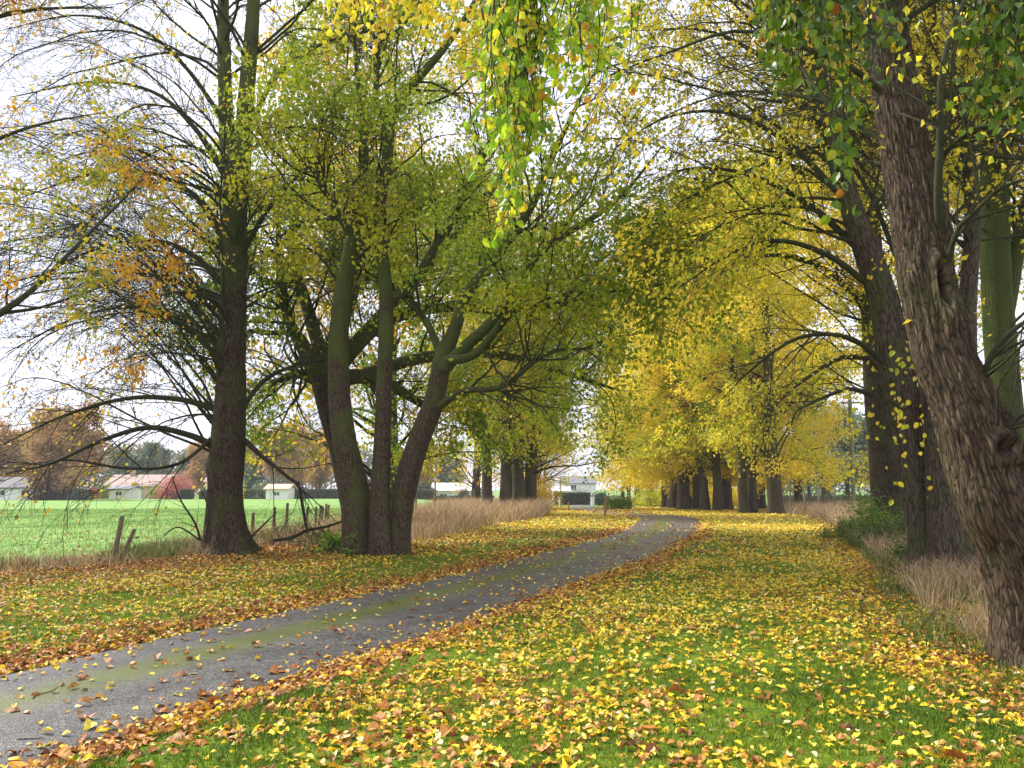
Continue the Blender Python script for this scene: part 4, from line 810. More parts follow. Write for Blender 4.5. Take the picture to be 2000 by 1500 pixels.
L2 = spawn(L1[0], L1[1], 7, rng, (.2, 1), .8, .3, (25, 60), (.02, -.06), .18, 5, .5, .008, .003); L3 = spawn(L2[0], L2[1], 4, rng, (.2, 1), .35, .3, (25, 60), (.02, -.06), .18, 4, .5, .004, .0025)
tube_obj("branchwork", [(lp, lr, 8), (L1[0], L1[1], 5), (L2[0], L2[1], 3), (L3[0], L3[1], 3)], B_TWIG, tL)
leaf_obj("foliage", [foliage(L3[0], 8, rng, .075, spread=.06, thr=.41, nsc=.7, seed=44)], M_ORL, tL); rebase(tL)
#PART2
# ------------------------------------------------------------------ shrubs, undergrowth
def shrub(name, label, cat, loc, w, d, h, mat, n, leaf, seed, group=None, clump=.22, stems=9, z0=.1, cone=False, parent_bark=None):
    rng = np.random.default_rng(seed); K = max(8, int(14 * (w * h) ** .6)); root = thing(name, label, cat, loc, group)
    c = rng.normal(size=(K, 3)); c = norm(c) * (rng.random((K, 1)) ** .4); c[:, 2] = np.abs(c[:, 2])
    if cone: c[:, 2] = rng.random(K) ** 1.3; c[:, :2] *= (1 - c[:, 2:3]) * .95 + .05
    c = c * np.array([w / 2, d / 2, h * .88]) * (.8 + .25 * rng.random((K, 1))) + np.array([0, 0, z0])
    i = rng.integers(0, K, n); p = c[i] + rng.normal(size=(n, 3)) * np.array([1, 1, .8]) * clump * min(w, h) * (.5 + .8 * rng.random(K))[i][:, None]
    f = fbm(p * 2.2 / max(.5, h * .4) + 30, seed, 2); k = (p[:, 2] > .02) & (f > .38); p = p[k]; n = len(p)
    dr = norm(rng.normal(size=(n, 3)) + np.array([0, 0, -.3])); nr = rng.normal(size=(n, 3)) + np.array([0, 0, .6])
    rnd = np.clip(.25 + .5 * rng.random(n) + .9 * (fbm(p * 1.3 + 10, seed + 2, 2) - .5), 0, 1)
    leaf_obj("foliage", [(p, dr, nr, leaf * (.6 + .8 * rng.random(n)), T_KITE, rnd)], mat, root)
    m = min(stems, K); a = rng.normal(size=(m, 3)) * np.array([w * .06, d * .06, 0]); a[:, 2] = -.1; b = c[:m]
    mid = a * .5 + b * .5 + rng.normal(size=(m, 3)) * .05 * h; P = np.stack([a, a * .75 + mid * .25 + [0, 0, h * .06], mid, mid * .4 + b * .6, b], 1); R = np.linspace(.02, .006, 5)[None] * max(1, h * .8) * np.ones((m, 1))
    tube_obj("branchwork", [(P, R, 5)], B_TWIG, root); return root
def P3(px, Y, dz=0): p = at(px, 950, Y); return (p[0], p[1], gz(p[0], p[1]) + dz)
shrub("bramble_bush", "bright green bush in front of the dark trunk above the right verge", "bush", P3(1706, 21), 1.25, 1.2, 1.45, M_BUSHG, 5500, .055, 501)
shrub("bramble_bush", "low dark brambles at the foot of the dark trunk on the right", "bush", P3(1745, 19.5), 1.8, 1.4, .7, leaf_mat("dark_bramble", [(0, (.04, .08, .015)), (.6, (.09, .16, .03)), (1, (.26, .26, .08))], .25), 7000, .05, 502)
shrub("bramble_bush", "green and straw tangle right of the lawn, left of the bright green bush", "bush", P3(1655, 24), 1.9, 1.6, .5, M_ROUGH, 3500, .055, 503)
shrub("bramble_bush", "dark green undergrowth between the slim leaning stem and the wide pale trunk", "bush", P3(1840, 15.5), 1.8, 1.5, .8, leaf_mat("undergrowth_bramble", [(0, (.04, .08, .015)), (.6, (.09, .16, .03)), (1, (.26, .26, .08))], .25), 7000, .05, 504)  # same dark green leaf colours as the low brambles
shrub("bramble_bush", "dark undergrowth behind the nearest right tree at the picture's edge", "bush", P3(1960, 19), 3.2, 1.8, 1.3, M_ROUGH, 9000, .06, 505)
shrub("dead_bush", "twiggy orange brown thicket far back between the right hand trunks", "bush", P3(1860, 34), 7, 2.5, 2.6, M_ORL, 12000, .08, 506, stems=30)
shrub("bramble_bush", "tangle of bramble and withered stems by the foot of the broad lime", "bush", P3(575, 21.5), 2.6, 1.2, .5, M_ROUGH, 2600, .05, 507, stems=26)
shrub("sapling", "pale green leafy shoots beside the left stem of the three stemmed tree", "sapling", P3(650, 18.4), .8, .6, 1.05, leaf_mat("shoot_leaves", [(0, (.12, .25, .02)), (.6, (.22, .40, .03)), (1, (.5, .5, .05))], .45), 900, .075, 508, stems=7)
shrub("sapling", "tiny green shoot at the very foot of the three stemmed tree", "sapling", P3(688, 17.3), .25, .2, .62, M_BUSHG, 140, .07, 509, stems=3)
shrub("green_bush", "small dark green bush near the far end of the lawn, under the yellow avenue", "bush", P3(1208, 62), 2.4, 1.6, 1.1, M_BUSHG, 5000, .09, 510)
shrub("ivy_bush", "leafy undergrowth below the yellow avenue, left of its first trunks", "bush", P3(1290, 84), 7, 3, 2.4, M_MAPLE, 9000, .14, 511)
shrub("ivy_bush", "yellow undergrowth behind the trunks in the middle of the avenue", "bush", P3(1390, 80), 11, 3, 3.2, M_YEL, 16000, .16, 512)
shrub("ivy_bush", "brownish bush at the foot of the clump in dry grass, lane side", "bush", P3(1050, 60), 3.5, 2, 2.6, M_ORL, 7000, .10, 513)
# fallen dead branch leaning in front of the fence, and its arching limb
def stick(name, label, cat, lst, parent=None, K=6, mat=B_TWIG):
    t = [trace(x, 16) for x in lst]; b = t[0][0][0]; root = thing(name, label, cat, tuple(b)); P, R = stackpaths(t)
    L = spawn(P[:1], R[:1], 9, np.random.default_rng(5), (.15, 1), .7, .3, (25, 60), (0, 0), .15, 6, .5, .008, .003)
    tube_obj("bough", [(P, R, K)], mat, root); tube_obj("branchwork", [(L[0], L[1], 3)], mat, root); rebase(root); return root
stick("fallen_branch", "bare dead branch lying slantwise in the grass between the two big left trees", "branch", [[(533, 1056, 17.8, 7), (570, 1050, 17.8, 8), (600, 1036, 17.8, 7), (640, 1028, 17.9, 5), (690, 1010, 18.2, 3)], [(600, 1036, 17.8, 5), (590, 990, 17.7, 4), (583, 940, 17.6, 3)], [(540, 1000, 17.8, 2), (490, 1050, 17.6, 5), (483, 1062, 17.6, 5)]])
stick("dead_twig", "bare brown sapling stem rising left of the broad lime's foot", "twig", [[(392, 1056, 17.2, 5), (380, 1020, 17.2, 4), (352, 975, 17.2, 3), (336, 930, 17.3, 2)], [(392, 1056, 17.2, 4), (350, 1030, 17, 3), (320, 1045, 16.8, 2)], [(402, 1050, 17.2, 4), (408, 1000, 17.2, 3), (395, 960, 17.2, 2)]])
# ------------------------------------------------------------------ fences and posts
M_POST = plain("weathered_post", (.17, .13, .085), .9, .35, 12, .5); M_WIRE = plain("wire", (.16, .15, .14), .5, .1); M_POSTG = plain("green_pole", (.17, .20, .07), .8, .25, 5, .3); M_RUST = plain("brown_post", (.26, .12, .04), .8, .3, 8, .4)
def post(name, parent, a, b, r, mat=M_POST, K=10, cap=True):
    a = np.array(a, float); b = np.array(b, float); P = np.stack([a * (1 - t) + b * t for t in (0, .3, .6, .97, 1)])[None]; Rr = np.array([[1.05, 1, .98, .95, .8]]) * r
    V, q, bk = tubes(P, Rr, K); S = 5; n = len(V); V = np.vstack([V, b[None]]); tri = [[(S - 1) * K + i, (S - 1) * K + (i + 1) % K, n] for i in range(K)]
    rng = np.random.default_rng(int(abs(a[0] * 100 + a[1] * 10)) + 1); V[:n] += rng.normal(size=(n, 3)) * r * .05
    return mesh(name, V, [q, np.array(tri)], mat, parent, None, True)
def fence(label, posts, wires, r=.045, net=None, group=None):
    """posts: (x,y,h,leanx,leany)"""
    root = thing("wire_fence", label, "fence", (posts[0][0], posts[0][1], gz(posts[0][0], posts[0][1])), group); T = []
    for x, y, h, lx, ly in posts:
        z = gz(x, y); post("fence_post", root, (x, y, z - .2), (x + lx, y + ly, z + h), r); T.append(np.array([[x + lx * k / h, y + ly * k / h, z + k] for k in wires]))
    T = np.array(T)
    for j in range(len(wires)):
        pts = []
        for i in range(len(T) - 1):
            for u in np.linspace(0, 1, 6)[:-1]: pts.append(T[i, j] * (1 - u) + T[i + 1, j] * u + np.array([0, 0, -.05 * 4 * u * (1 - u) * (1 if j else .4)]))
        pts.append(T[-1, j]); P = np.array(pts)[None] + np.array([.03, 0, 0]); V, q, b = tubes(P, np.full(P.shape[:2], .003), 4); mesh("wire", V, [q], M_WIRE, root)
    if net:
        P = []; 
        for i in range(net[0], net[1]):
            a, b = T[i, 0], T[i + 1, 0]; n = int(np.linalg.norm(b - a) / .16)
            for k in range(n):
                p = a + (b - a) * k / n; P.append([[p[0], p[1], p[2]], [p[0], p[1], p[2] + .42], [p[0], p[1], p[2] + wires[-2] - wires[0]]])
        P = np.array(P); V, q, b = tubes(P, np.full(P.shape[:2], .0022), 3); mesh("netting", V, [q], M_WIRE, root)
    rebase(root); return root
pl = []
for y in (7.5, 10.2, 13): pl.append((fn_x(y), y, 1.05, .02, .0))
a = gp(219, 1096); top = at(239, 1008, a[1]); pl.append((a[0], a[1], float(top[2] - a[2]), float(top[0] - a[0]), 0))
for px, pt, pb in ((402, 1003, 1062), (491, 1001, 1056), (533, 990, 1050), (558, 982, 1045), (598, 990, 1040), (615, 990, 1036), (628, 988, 1032), (640, 986, 1028)):
    g = gp(px, pb); t = at(px, pt, g[1]); pl.append((g[0], g[1], float(t[2] - g[2]), .02, 0))
pl.sort(key=lambda p: p[1]); pl = [p for i, p in enumerate(pl) if i == 0 or p[1] - pl[i - 1][1] > .3]
fence("wire and netting fence with one strongly leaning post, left of the broad lime", pl, (.12, .45, .78, .98), .05, (0, len(pl) - 2))
b0 = gp(226, 1095); root = thing("fence_post", "shorter prop post leaning steeply right beside the leaning fence post", "post", b0); t0 = at(263, 1033, b0[1] + .2)
post("shaft", root, (0, 0, -.2), (t0[0] - b0[0], .2, t0[2] - b0[2]), .042)
pl = []
for px, Y, pt in ((626, 31, 990), (637, 33, 992), (812, 38, 965), (849, 41, 940), (877, 44, 968), (899, 50, 960), (912, 56, 958), (925, 64, 957), (934, 74, 956)):
    x = at(px, 960, Y)[0]; z = gz(x, Y); pl.append((x, Y, max(.9, float(at(px, pt, Y)[2] - z)), .02, 0))
fence("far run of fence posts behind the tall dry grass, beyond the three stemmed tree", pl, (.2, .5, .8), .05)
pl = [(at(px, 960, Y)[0], Y, h, 0, 0) for px, Y, h in ((1543, 46, 1.8), (1571, 45, 1.25), (1599, 44, 1.25), (1630, 42, 1.25), (1662, 40, 1.2), (1700, 38, 1.2), (1790, 34, 1.2), (1900, 32, 1.2))]
fence("post and wire fence beyond the right verge, in front of the pale meadow", pl, (.3, .65, 1.0), .05)
def single(name, label, cat, px, pb, pt, w, Y=None, mat=M_RUST, top=None):
    g = gp(px, pb) if Y is None else np.array(P3(px, Y)); t = at(px, pt, g[1]); h = float(t[2] - g[2]); root = thing(name, label, cat, g); r = .5 * w * g[1] / F
    post("shaft", root, (0, 0, -.2), (.01, 0, h), r, mat, 10); m = MB(); m.box((-r * 1.15, -r * 1.15, h - .16), (r * 1.15, r * 1.15, h - .10)); m.build("collar", mat, root, bevel=.004); return root
single("marker_post", "brown wooden post on the leafy lawn left of the lane's bend", "post", 1182, 1007, 971, 4.5)
single("marker_post", "short thin brown stake on the lawn near the far lane", "post", 1111, 998, 981, 2.2)
single("lane_pole", "slim dark green pole beside the far lane near the gate pillars", "pole", 1095, 984, 941, 2.6, 88, M_POSTG)
tp = thing("telegraph_pole", "tall greenish telegraph pole right of the avenue, above the green bush", "telegraph pole", P3(1665, 54)); post("pole", tp, (0, 0, -.3), (.15, 0, 7.8), .13, M_POSTG, 12)
m = MB(); m.box((-.55, -.19, 7.2), (.75, -.11, 7.32)); m.build("crossarm", M_POSTG, tp, bevel=.01)
for k in (-.45, -.15, .3, .6): m = MB(); m.box((k, -.18, 7.322), (k + .06, -.12, 7.45)); m.build("insulator", plain("insulator", (.6, .6, .55), .3), tp, bevel=.01)
# ------------------------------------------------------------------ houses, hedges, distant garden things
M_WHITE = plain("white_render", (.80, .79, .77), .8, .05, 2); M_SLATE = plain("slate_roof", (.17, .17, .19), .7, .2, 3); M_DKROOF = plain("dark_roof", (.06, .055, .065), .7, .2, 3); M_TILE = plain("red_tile_roof", (.36, .26, .22), .8, .2, 3); M_BRICK = plain("pale_brick", (.55, .38, .30), .8, .2, 5)
M_PANE = newmat("window_glass")[0]; M_PANE.node_tree.nodes["Principled BSDF"].inputs["Base Color"].default_value = (.05, .06, .07, 1); M_PANE.node_tree.nodes["Principled BSDF"].inputs["Roughness"].default_value = .1
def house(label, name, px0, px1, Y, wall, ridge, depth, wm, rm, wins=(), chim=(), hip=.0, sink=0.0):
    x0 = at(px0, 950, Y)[0]; x1 = at(px1, 950, Y)[0]; g = min(gz(x0, Y), gz(x1, Y)) - sink; root = thing(name, label, "house", ((x0 + x1) / 2, Y, g)); w = (x1 - x0) / 2
    m = MB(); m.box((-w, 0, -.4), (w, depth, wall)); m.add([[-w, 0, wall], [w, 0, wall], [-w, depth, wall], [w, depth, wall], [-w + hip, depth / 2, ridge - .15], [w - hip, depth / 2, ridge - .15]], None, [[0, 2, 4], [1, 5, 3]]); m.build("wall", wm, root)
    o = .35; V = []
    for zz in (0, .14): V += [[-w - o, -o, wall - .12 + zz], [w + o, -o, wall - .12 + zz], [w + o - hip, depth / 2, ridge + zz], [-w - o + hip, depth / 2, ridge + zz], [-w - o, depth + o, wall - .12 + zz], [w + o, depth + o, wall - .12 + zz]]
    rf = mesh("roof", np.array(V), [np.array([[6, 7, 8, 9], [9, 8, 11, 10], [0, 3, 2, 1], [3, 4, 5, 2], [0, 1, 7, 6], [4, 10, 11, 5]]), np.array([[0, 6, 9], [0, 9, 3], [3, 9, 10], [3, 10, 4], [1, 2, 8], [1, 8, 7], [2, 5, 11], [2, 11, 8]])], rm, root)
    for cx in chim: m = MB(); m.box((cx - .35, depth / 2 - .3, ridge - .5), (cx + .35, depth / 2 + .3, ridge + .9)); c = m.build("chimney", M_BRICK, rf)
    for (cx, cz, ww, wh) in wins:
        m = MB(); t = .06
        for a, b in (((cx - ww / 2, -.05, cz), (cx + ww / 2, .02, cz + t)), ((cx - ww / 2, -.05, cz + wh - t), (cx + ww / 2, .02, cz + wh)), ((cx - ww / 2, -.05, cz + t), (cx - ww / 2 + t, .02, cz + wh - t)), ((cx + ww / 2 - t, -.05, cz + t), (cx + ww / 2, .02, cz + wh - t)), ((cx - t / 2, -.045, cz + t), (cx + t / 2, .02, cz + wh - t))): m.box(a, b)
        f = m.build("window", M_WHITE, root); m = MB(); m.box((cx - ww / 2 + t, -.015, cz + t), (cx + ww / 2 - t, .03, cz + wh - t)); m.build("pane", M_PANE, f)
    return root
house("white house with grey roof closing the view at the end of the lane", "white_house", 1100, 1164, 165, 3.9, 5.3, 8, M_WHITE, M_SLATE, [(-1.3, 2.5, 1.3, 1.1), (-1.0, .6, 1.3, 1.2)], [2.8])
house("low white outbuilding with a white roof in front of the lane's house", "garden_building", 1080, 1112, 158, 2.4, 3.1, 4, M_WHITE, M_WHITE, [(-.5, .9, 1, .8)])
house("long low white building behind the far hedge, between the three stemmed tree and the clump", "white_building", 845, 962, 128, 2.3, 3.4, 6, M_WHITE, M_WHITE, [(-3, .8, 1.2, 1), (0, .8, 1.2, 1), (3, .8, 1.2, 1)])
house("bungalow with black roof at the far left edge of the field", "bungalow", -60, 66, 112, 1.7, 3.1, 7, M_WHITE, M_DKROOF, [(-2.8, .6, 1.2, .8), (0, .6, 1.2, .8), (3.4, .6, 1.2, .8)])
house("long house with pinkish tiled roof behind the field, left of the broad lime", "tiled_house", 205, 318, 128, 2.0, 3.7, 7, M_BRICK, M_TILE, [(-2.8, .7, 1.2, .9), (0, .7, 1.2, .9), (3, .7, 1.2, .9)], [-2])
house("small white garage in front of the pink tiled house", "garage", 214, 252, 119, 1.5, 1.9, 4, M_WHITE, M_SLATE, [(0, .5, 1.0, .6)])
house("white walled house right behind the broad lime's trunk", "white_house", 402, 452, 124, 2.6, 4.4, 6, M_WHITE, M_TILE, [(-.8, 1.0, 1.0, .9), (1.0, 1.0, 1, .9)])
house("low white shed seen between the broad lime and the three stemmed tree", "garden_shed", 520, 562, 118, 1.5, 2.1, 4, M_WHITE, M_BRICK, [(0, .5, .9, .6)])
def hedge(label, px0, px1, Y, h, d, mat, n, leaf, seed):
    x0 = at(px0, 950, Y)[0]; x1 = at(px1, 950, Y)[0]; rng = np.random.default_rng(seed); root = thing("hedge", label, "hedge", ((x0 + x1) / 2, Y, gz((x0 + x1) / 2, Y))); w = (x1 - x0) / 2
    m = MB(); m.box((-w + .1, .12, -.2), (w - .1, d - .12, h * .88)); m.build("core", plain("hedge_core", (.02, .03, .012), 1), root)
    p = rng.random((n, 3)) * np.array([2 * w, d, h]) - np.array([w, 0, 0]); f = rng.random(n); p[:, 1] = np.where(f < .6, rng.random(n) * .2, p[:, 1]); p[:, 2] = np.where(f > .6, h * (.9 + .12 * rng.random(n)), p[:, 2]) * (1 + .12 * (n2(p[:, 0], p[:, 1], .8, seed) - .5))
    leaf_obj("foliage", [(p, norm(rng.normal(size=(n, 3))), rng.normal(size=(n, 3)) + [0, -.6, .4], leaf * (.6 + .8 * rng.random(n)), T_KITE, rng.random(n))], mat, root); return root
M_HDG = leaf_mat("dark_hedge", [(0, (.012, .03, .012)), (.6, (.035, .065, .02)), (1, (.09, .13, .03))], .2)
hedge("dark clipped hedge across the end of the lane, before the white house", 1083, 1153, 138, 2.0, 1.6, M_HDG, 6000, .2, 601)
hedge("low hedge in front of the long white building", 846, 965, 120, 1.05, 1.2, M_HDG, 4500, .2, 602)
hedge("dark trimmed block of hedge at the field's edge just left of the broad lime", 352, 374, 116, 1.25, 1.5, M_HDG, 1500, .18, 603)
hedge("second dark trimmed hedge block, touching the broad lime's outline", 390, 410, 116, 1.25, 1.5, M_HDG, 1500, .18, 604)
hedge("long brown hedge along the field's far side at the left", 60, 172, 108, 1.2, 1.5, leaf_mat("brown_hedge", [(0, (.06, .04, .03)), (.6, (.14, .09, .06)), (1, (.22, .17, .08))], .2), 6000, .2, 605)
hedge("long dull green hedge across the field beyond the three stemmed tree", 476, 850, 122, 1.3, 1.5, leaf_mat("dull_hedge", [(0, (.04, .06, .03)), (.6, (.10, .12, .05)), (1, (.2, .18, .08))], .2), 14000, .22, 606)
hedge("pale grey green hedge closing the meadow on the right", 1520, 1900, 95, 1.0, 1.5, leaf_mat("pale_hedge", [(0, (.08, .12, .06)), (.6, (.16, .20, .1)), (1, (.26, .26, .14))], .2), 14000, .2, 607)
for px, lab in ((1157, "white gate pillar right of the dark hedge at the lane's end"), (1093, "white gate pillar in front of the dark hedge's left end")):
    t = thing("gate_pillar", lab, "pillar", P3(px, 130)); m = MB(); m.box((-.26, -.26, -.3), (.26, .26, 1.15)); m.build("shaft", M_WHITE, t, bevel=.02); m = MB(); m.box((-.34, -.34, 1.152), (.34, .34, 1.27)); m.build("cap", M_WHITE, t, bevel=.02)
def lm(name, a, b, c): return leaf_mat(name, [(0, a), (.5, b), (1, c)], .3)
M_ORT = lm("orange_tree_leaves", (.30, .15, .06), (.50, .27, .09), (.60, .42, .14)); M_PINK = lm("pink_red_leaves", (.35, .07, .07), (.55, .16, .13), (.6, .3, .2)); M_BLUEG = lm("conifer_needles", (.02, .06, .05), (.04, .10, .07), (.09, .16, .10)); M_GREY = lm("grey_green_leaves", (.10, .15, .09), (.19, .24, .13), (.32, .34, .20)); M_LIMEB = lm("lime_green_leaves", (.2, .28, .04), (.35, .42, .06), (.5, .5, .1)); M_PURP = lm("dark_purple_leaves", (.04, .02, .03), (.08, .045, .05), (.14, .08, .06)); M_RED = lm("red_leaves", (.35, .03, .03), (.5, .07, .06), (.5, .2, .1))
BG = "garden trees beyond the field"
fA = plant("garden_tree", "big rusty orange tree across the field, left of the leaning posts", "tree", P3(128, 110), crown_tree(10.8, .35, 701, None, None, 3, .22, 22, 5.2, .36, 12, .36, t0=.12, zmin=1.2), B_FAR, M_ORT, BG, K=10)
fB = plant("garden_tree", "orange brown bushy tree between the broad lime and the three stemmed tree", "tree", P3(548, 128), crown_tree(10.5, .3, 702, None, None, 2, .16, 22, 3.2, .36, 12, .36, t0=.2, zmin=1.5), B_FAR, M_ORT, BG, K=10)
fC = plant("meadow_tree", "rounded grey green tree behind the telegraph pole", "tree", P3(1655, 96), crown_tree(9.6, .35, 703, None, None, 1, 0, 46, 4.0, .34, 13, .37, t0=.3, zmin=2.2), B_FAR, M_GREY, "grey green trees beyond the meadow", K=10)
dup(fC, P3(1612, 104), 2, .95, "grey green tree left of the telegraph pole, touching the avenue's yellow leaves")
dup(fC, P3(1705, 100), 4, .9, "grey green tree right of the telegraph pole")
dup(fC, P3(1580, 118), 1, .85, "faint grey green tree low behind the avenue's end trunk")
dup(fC, P3(1790, 110), 5, 1.2, "grey green tree seen between the dark trunk and the slim leaning stem")
for px, Y, rz, sc, lab in ((238, 148, 1, .75, "muted grey green tree behind the pink tiled house's left end"), (300, 150, 2.4, .85, "muted grey green tree behind the pink tiled house's right end"), (378, 150, 4.1, .8, "grey green tree rising behind the pinkish red rounded tree"), (55, 140, 3, .8, "dull green tree behind the big rusty orange tree, bungalow side"), (475, 152, .5, .9, "grey green tree behind the tall blue green conifer"), (880, 150, 2, .7, "grey green tree behind the long low white building")):
    dup(fC, P3(px, Y), rz, sc, lab)
dup(fC, P3(1910, 105), 3, 1.2, "grey green tree behind the nearest right trunks")
dup(fA, P3(20, 128), 2.2, .9, "duller orange tree behind the black roofed bungalow")
dup(fB, P3(620, 134), 2.2, .95, "orange tree mostly hidden behind the three stemmed tree's left stem")
dup(fB, P3(400, 140), 4.2, .8, "orange tree behind the broad lime's trunk")
dup(fB, P3(820, 150), 1.2, .8, "orange tree in the gap right of the three stemmed tree")
for i, (px, Y, h, lab) in enumerate(((1552, 78, 5, "thinnest trunk beside the avenue's end"), (1562, 82, 6, "slender bare trunk second in the row past the avenue"), (1577, 80, 6, "slender trunk forked low, third in the row past the avenue"), (1604, 78, 7, "slightly leaning slender trunk left of the telegraph pole"), (1616, 84, 6, "straight slender trunk nearest left of the telegraph pole"))):
    t = thing("slender_tree", lab, "tree", P3(px, Y), "slender trunks at the meadow's edge"); pp = np.array([[0, 0, -.1], [.05 * i, 0, h * .4], [.1 - .08 * i, 0, h]]); Q = catmull(np.c_[pp, [.14, .11, .04]], 12)
    trunk_obj("trunk", Q[:, :3], Q[:, 3], B_FAR, t, 8, .1, .03, 3, [], i, 0, 24); L = spawn(Q[None, :, :3], Q[None, :, 3], 14, np.random.default_rng(800 + i), (.3, 1), 2.4, .3, (30, 60), (.05, -.05), .1, 6, .4, .03); tube_obj("branchwork", [(L[0], L[1], 3)], B_TWIG, t)
    leaf_obj("foliage", [foliage(L[0], 30, np.random.default_rng(900 + i), .2, spread=.35, zmin=2)], M_GREY, t)
for (nm, px, Y, w, h, mt, n, lf, cone, lab) in (
    ("conifer", 497, 138, 5.5, 8.5, M_BLUEG, 9000, .28, True, "tall blue green conifer just right of the broad lime"),
    ("conifer", 578, 140, 4, 7.5, M_BLUEG, 7000, .28, True, "blue green conifer behind the orange tree between the big left trees"),
    ("conifer", 255, 140, 6, 4.6, M_BLUEG, 6000, .28, True, "dark conifer behind the pink tiled house"),
    ("willow_bush", 530, 124, 5.5, 3.6, M_GREY, 7000, .25, False, "pale grey green rounded bush at the field's edge below the conifer"),
    ("maple_bush", 346, 118, 4.6, 3.6, M_PINK, 7000, .22, False, "pinkish red rounded tree at the field's edge left of the broad lime"),
    ("red_shrub", 180, 118, 1.9, 1.6, M_RED, 2500, .18, False, "small crimson shrub beside the lime green one"),
    ("round_shrub", 205, 122, 2.6, 2.3, M_LIMEB, 3000, .2, False, "lime green dome shaped shrub in the garden across the field"),
    ("purple_shrub", 96, 107, 4.2, 3.6, M_PURP, 6000, .22, False, "dark purple shrub under the big rusty orange tree"),
    ("grey_shrub", 152, 108, 3.2, 1.5, M_GREY, 2500, .2, False, "low greyish shrub right of the dark purple one"),
    ("garden_shrub", 310, 121, 2.2, 1.9, M_LIMEB, 2500, .2, False, "green shrub touching the pinkish red tree's left side"),
    ("garden_shrub", 830, 124, 3.4, 2.6, M_HDG, 4000, .22, False, "dark evergreen shrub at the left end of the long white building"),
    ("garden_shrub", 905, 126, 1.8, 2.7, M_HDG, 2500, .2, False, "dark rounded evergreen in front of the long white building"),
    ("garden_shrub", 1176, 134, 3.4, 2.4, M_HDG, 4000, .22, False, "dark shrub right of the white gate pillar"),
    ("garden_shrub", 1133, 146, 4.2, 3.2, M_GREY, 3500, .16, False, "sparse grey shrub in front of the white house's wall")):
    shrub(nm, lab, "conifer" if nm == "conifer" else "shrub", P3(px, Y), w, w * .8, h, mt, n, lf, 1000 + px, cone=cone, clump=.13 if cone else .2, stems=6)
# far woods as one mass each
def wood(name, label, px0, px1, Y, h, mat, n, leaf, seed):
    rng = np.random.default_rng(seed); x0 = at(px0, 950, Y)[0]; x1 = at(px1, 950, Y)[0]; x = x0 + (x1 - x0) * rng.random(n); top = h * (.55 + .75 * n2(x, x * 0, .09, seed, 3)); y = Y + rng.random(n) * 10
    z = gz((x0 + x1) / 2, Y) + top * rng.random(n) ** .7; p = np.stack([x, y, z], -1); rnd = np.clip(fbm(p * .25, seed, 3) * 1.2 - .1 + .2 * (rng.random(n) - .5), 0, 1)
    o = leaf_obj(name, [(p, norm(rng.normal(size=(n, 3))), rng.normal(size=(n, 3)), leaf * (.6 + .8 * rng.random(n)), T_KITE, rnd)], mat); tag(o, label, "wood", kind="stuff")
wood("far_wood", "distant grey green and russet woodland behind the gardens on the left", -1500, 900, 190, 13, lm("far_wood_left_leaves", (.10, .13, .09), (.22, .20, .13), (.40, .27, .16)), 60000, .7, 41)
wood("far_wood", "distant grey green woodland behind the meadow on the right", 1250, 3600, 170, 11, lm("far_wood_right_leaves", (.11, .16, .11), (.2, .24, .15), (.32, .32, .2)), 60000, .7, 42)
# yellow leaves dangling low in front of the right hand trunks
rng = np.random.default_rng(77); SY = []
for k in range(26): x0 = 1600 + 210 * rng.random(); SY.append((x0, 640 + 60 * rng.random(), x0 + rng.normal() * 18, 830 + 170 * rng.random(), 10.5 + rng.normal()))
PY_, RY_ = sprays([(a_, b_, c_, d_, 9 + 4 * rng.random()) for a_, b_, c_, d_, e_ in SY], rng); tree2 = bpy.data.objects["lime_tree.002"]; off = np.array(tree2.location)
hp = list(hang_parts(PY_, 3.2, .08, rng, .06)); hp[0] = hp[0] - off
leaf_obj("foliage", [tuple(hp)], M_YEL, tree2); tube_obj("twigwork", [(PY_ - off, RY_ * .5, 3)], B_TWIG, tree2)
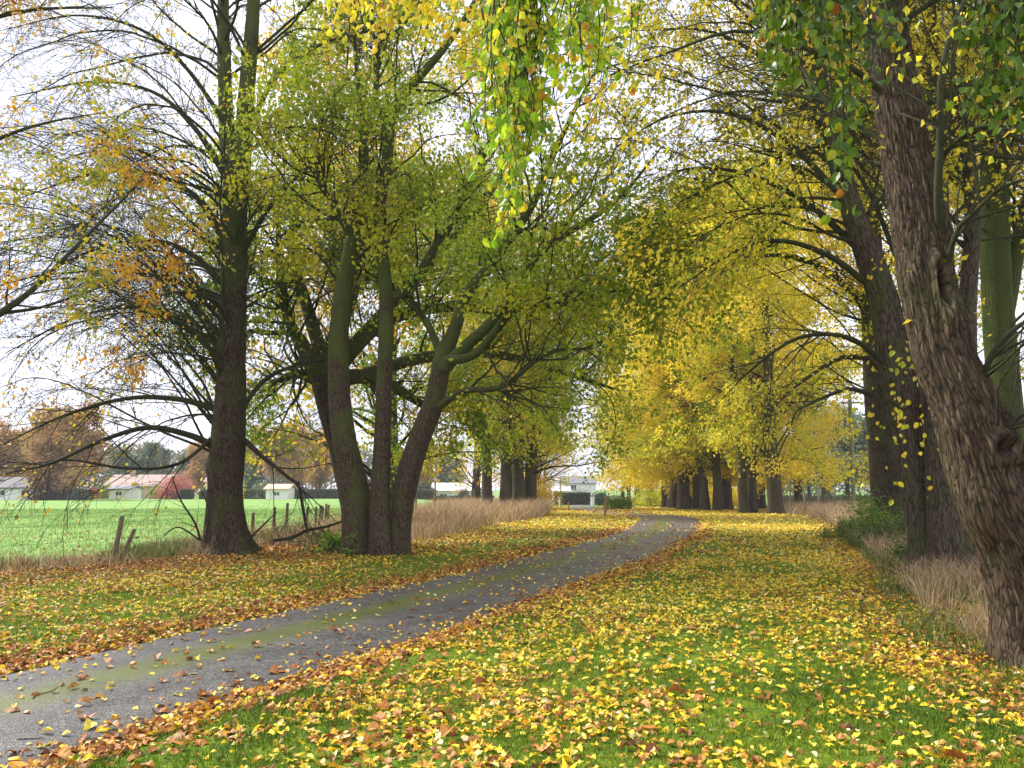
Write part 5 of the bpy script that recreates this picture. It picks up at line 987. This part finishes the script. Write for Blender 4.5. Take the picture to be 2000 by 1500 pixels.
# large curled leaves lying singly on the near tarmac
rng = np.random.default_rng(91); M_BL = leaf_mat("curled_brown_leaf", [(0, (.22, .09, .035)), (.5, (.36, .17, .07)), (1, (.52, .30, .14))], .1, .5, True); base_l = []
for tpl in (T_C1, T_C2, T_STAR):
    V, Fc = tpl; V = V - np.array([.45, 0, 0]); me = mesh("fallen_leaf", V, [Fc], M_BL, None, {"rnd": np.full(len(V), .5)}); me.modifiers.new("thickness", 'SOLIDIFY').thickness = .02; base_l.append(me)
LL_ = [(250, 1282, 26, "tan curled leaf near the path's far rim, farther left of two by the litter edge"), (212, 1312, 34, "long brown leaf on the near path's left part, just above the moss band's start"),
 (360, 1268, 24, "small brown leaf touching a yellow one near the path's left rim"), (303, 1310, 30, "brown leaf lying on the green moss band of the near path"), (350, 1342, 32, "upper of two flat tan leaves in the middle of the near path"),
 (318, 1356, 30, "lower of two flat tan leaves in the middle of the near path"), (500, 1284, 28, "light brown leaf on the path right of the moss band"), (575, 1322, 32, "brown leaf close to the path's right rim, level with the moss band's end"),
 (165, 1432, 42, "largest tan leaf lying in the lower left of the path"), (220, 1444, 32, "dark rust coloured leaf near the path's lower right rim"), (22, 1418, 34, "brown leaf at the very left edge of the picture on the path"),
 (128, 1400, 18, "small round brown leaf alone on bare tarmac in the lower left"), (660, 1255, 22, "pale leaf on the path farthest from the camera among the single ones"), (120, 1364, 18, "reddish brown leaf on the left part of the moss band")]
for i, (px, py, w, lab) in enumerate(LL_):
    p = gp(px, py); s0 = w * p[1] / F * .8; o = base_l[i % 3] if i < 3 else base_l[i % 3].copy()
    if i >= 3: link(o)
    sdl, hwl = lane_sd([p[0]], [p[1]]); zz = float(surf(np.array([p[0]]), np.array([p[1]]), sdl, hwl)[0])
    o.location = (p[0], p[1], zz + .012); o.scale = (s0,) * 3; o.rotation_euler = (rng.normal() * .1, rng.normal() * .1, rng.random() * 6.28)
    tag(o, lab, "leaf", "single curled leaves on the near path")

for nm, pts in (("thin bare twig lying along the near path's moss band at far left", [(62, 1392, 4), (70, 1385, 4), (95, 1378, 3), (112, 1368, 2)]), ("straight dark twig on the lower left tarmac", [(30, 1474, 4), (60, 1472, 4), (86, 1470, 2)]), ("short dark twig near the path's right rim", [(425, 1380, 3), (440, 1377, 3), (456, 1374, 2)])):
    P = []
    for a_, b_, w_ in pts:
        g = gp(a_, b_); sdl, hwl = lane_sd([g[0]], [g[1]]); P.append([g[0], g[1], float(surf(np.array([g[0]]), np.array([g[1]]), sdl, hwl)[0]) + .006, .5 * w_ * g[1] / F * .5])
    Q = catmull(np.array(P), 10); V, q, b = tubes(Q[None, :, :3] - Q[0, :3], Q[None, :, 3], 5); o = mesh("fallen_twig", V, [q], B_TWIG, None, {"bk": b}, True); o.location = [float(v) for v in Q[0, :3]]; tag(o, nm, "twig")

xs0, xs1, ys0, ys1 = -320, 420, -62, 330
m = MB(); m.box((xs0, ys0, -2.6), (xs1, ys1, 30)); hz = bpy.data.materials.new("haze_air"); hz.use_nodes = True; hn = hz.node_tree; hn.nodes.clear(); ho = hn.nodes.new("ShaderNodeOutputMaterial"); hv = hn.nodes.new("ShaderNodeVolumePrincipled")
hv.inputs["Color"].default_value = (.93, .95, 1, 1); hv.inputs["Density"].default_value = .0005; hn.links.new(hv.outputs[0], ho.inputs["Volume"]); tag(m.build("haze", hz), "pale moist air softening the far fields", "haze", kind="stuff")
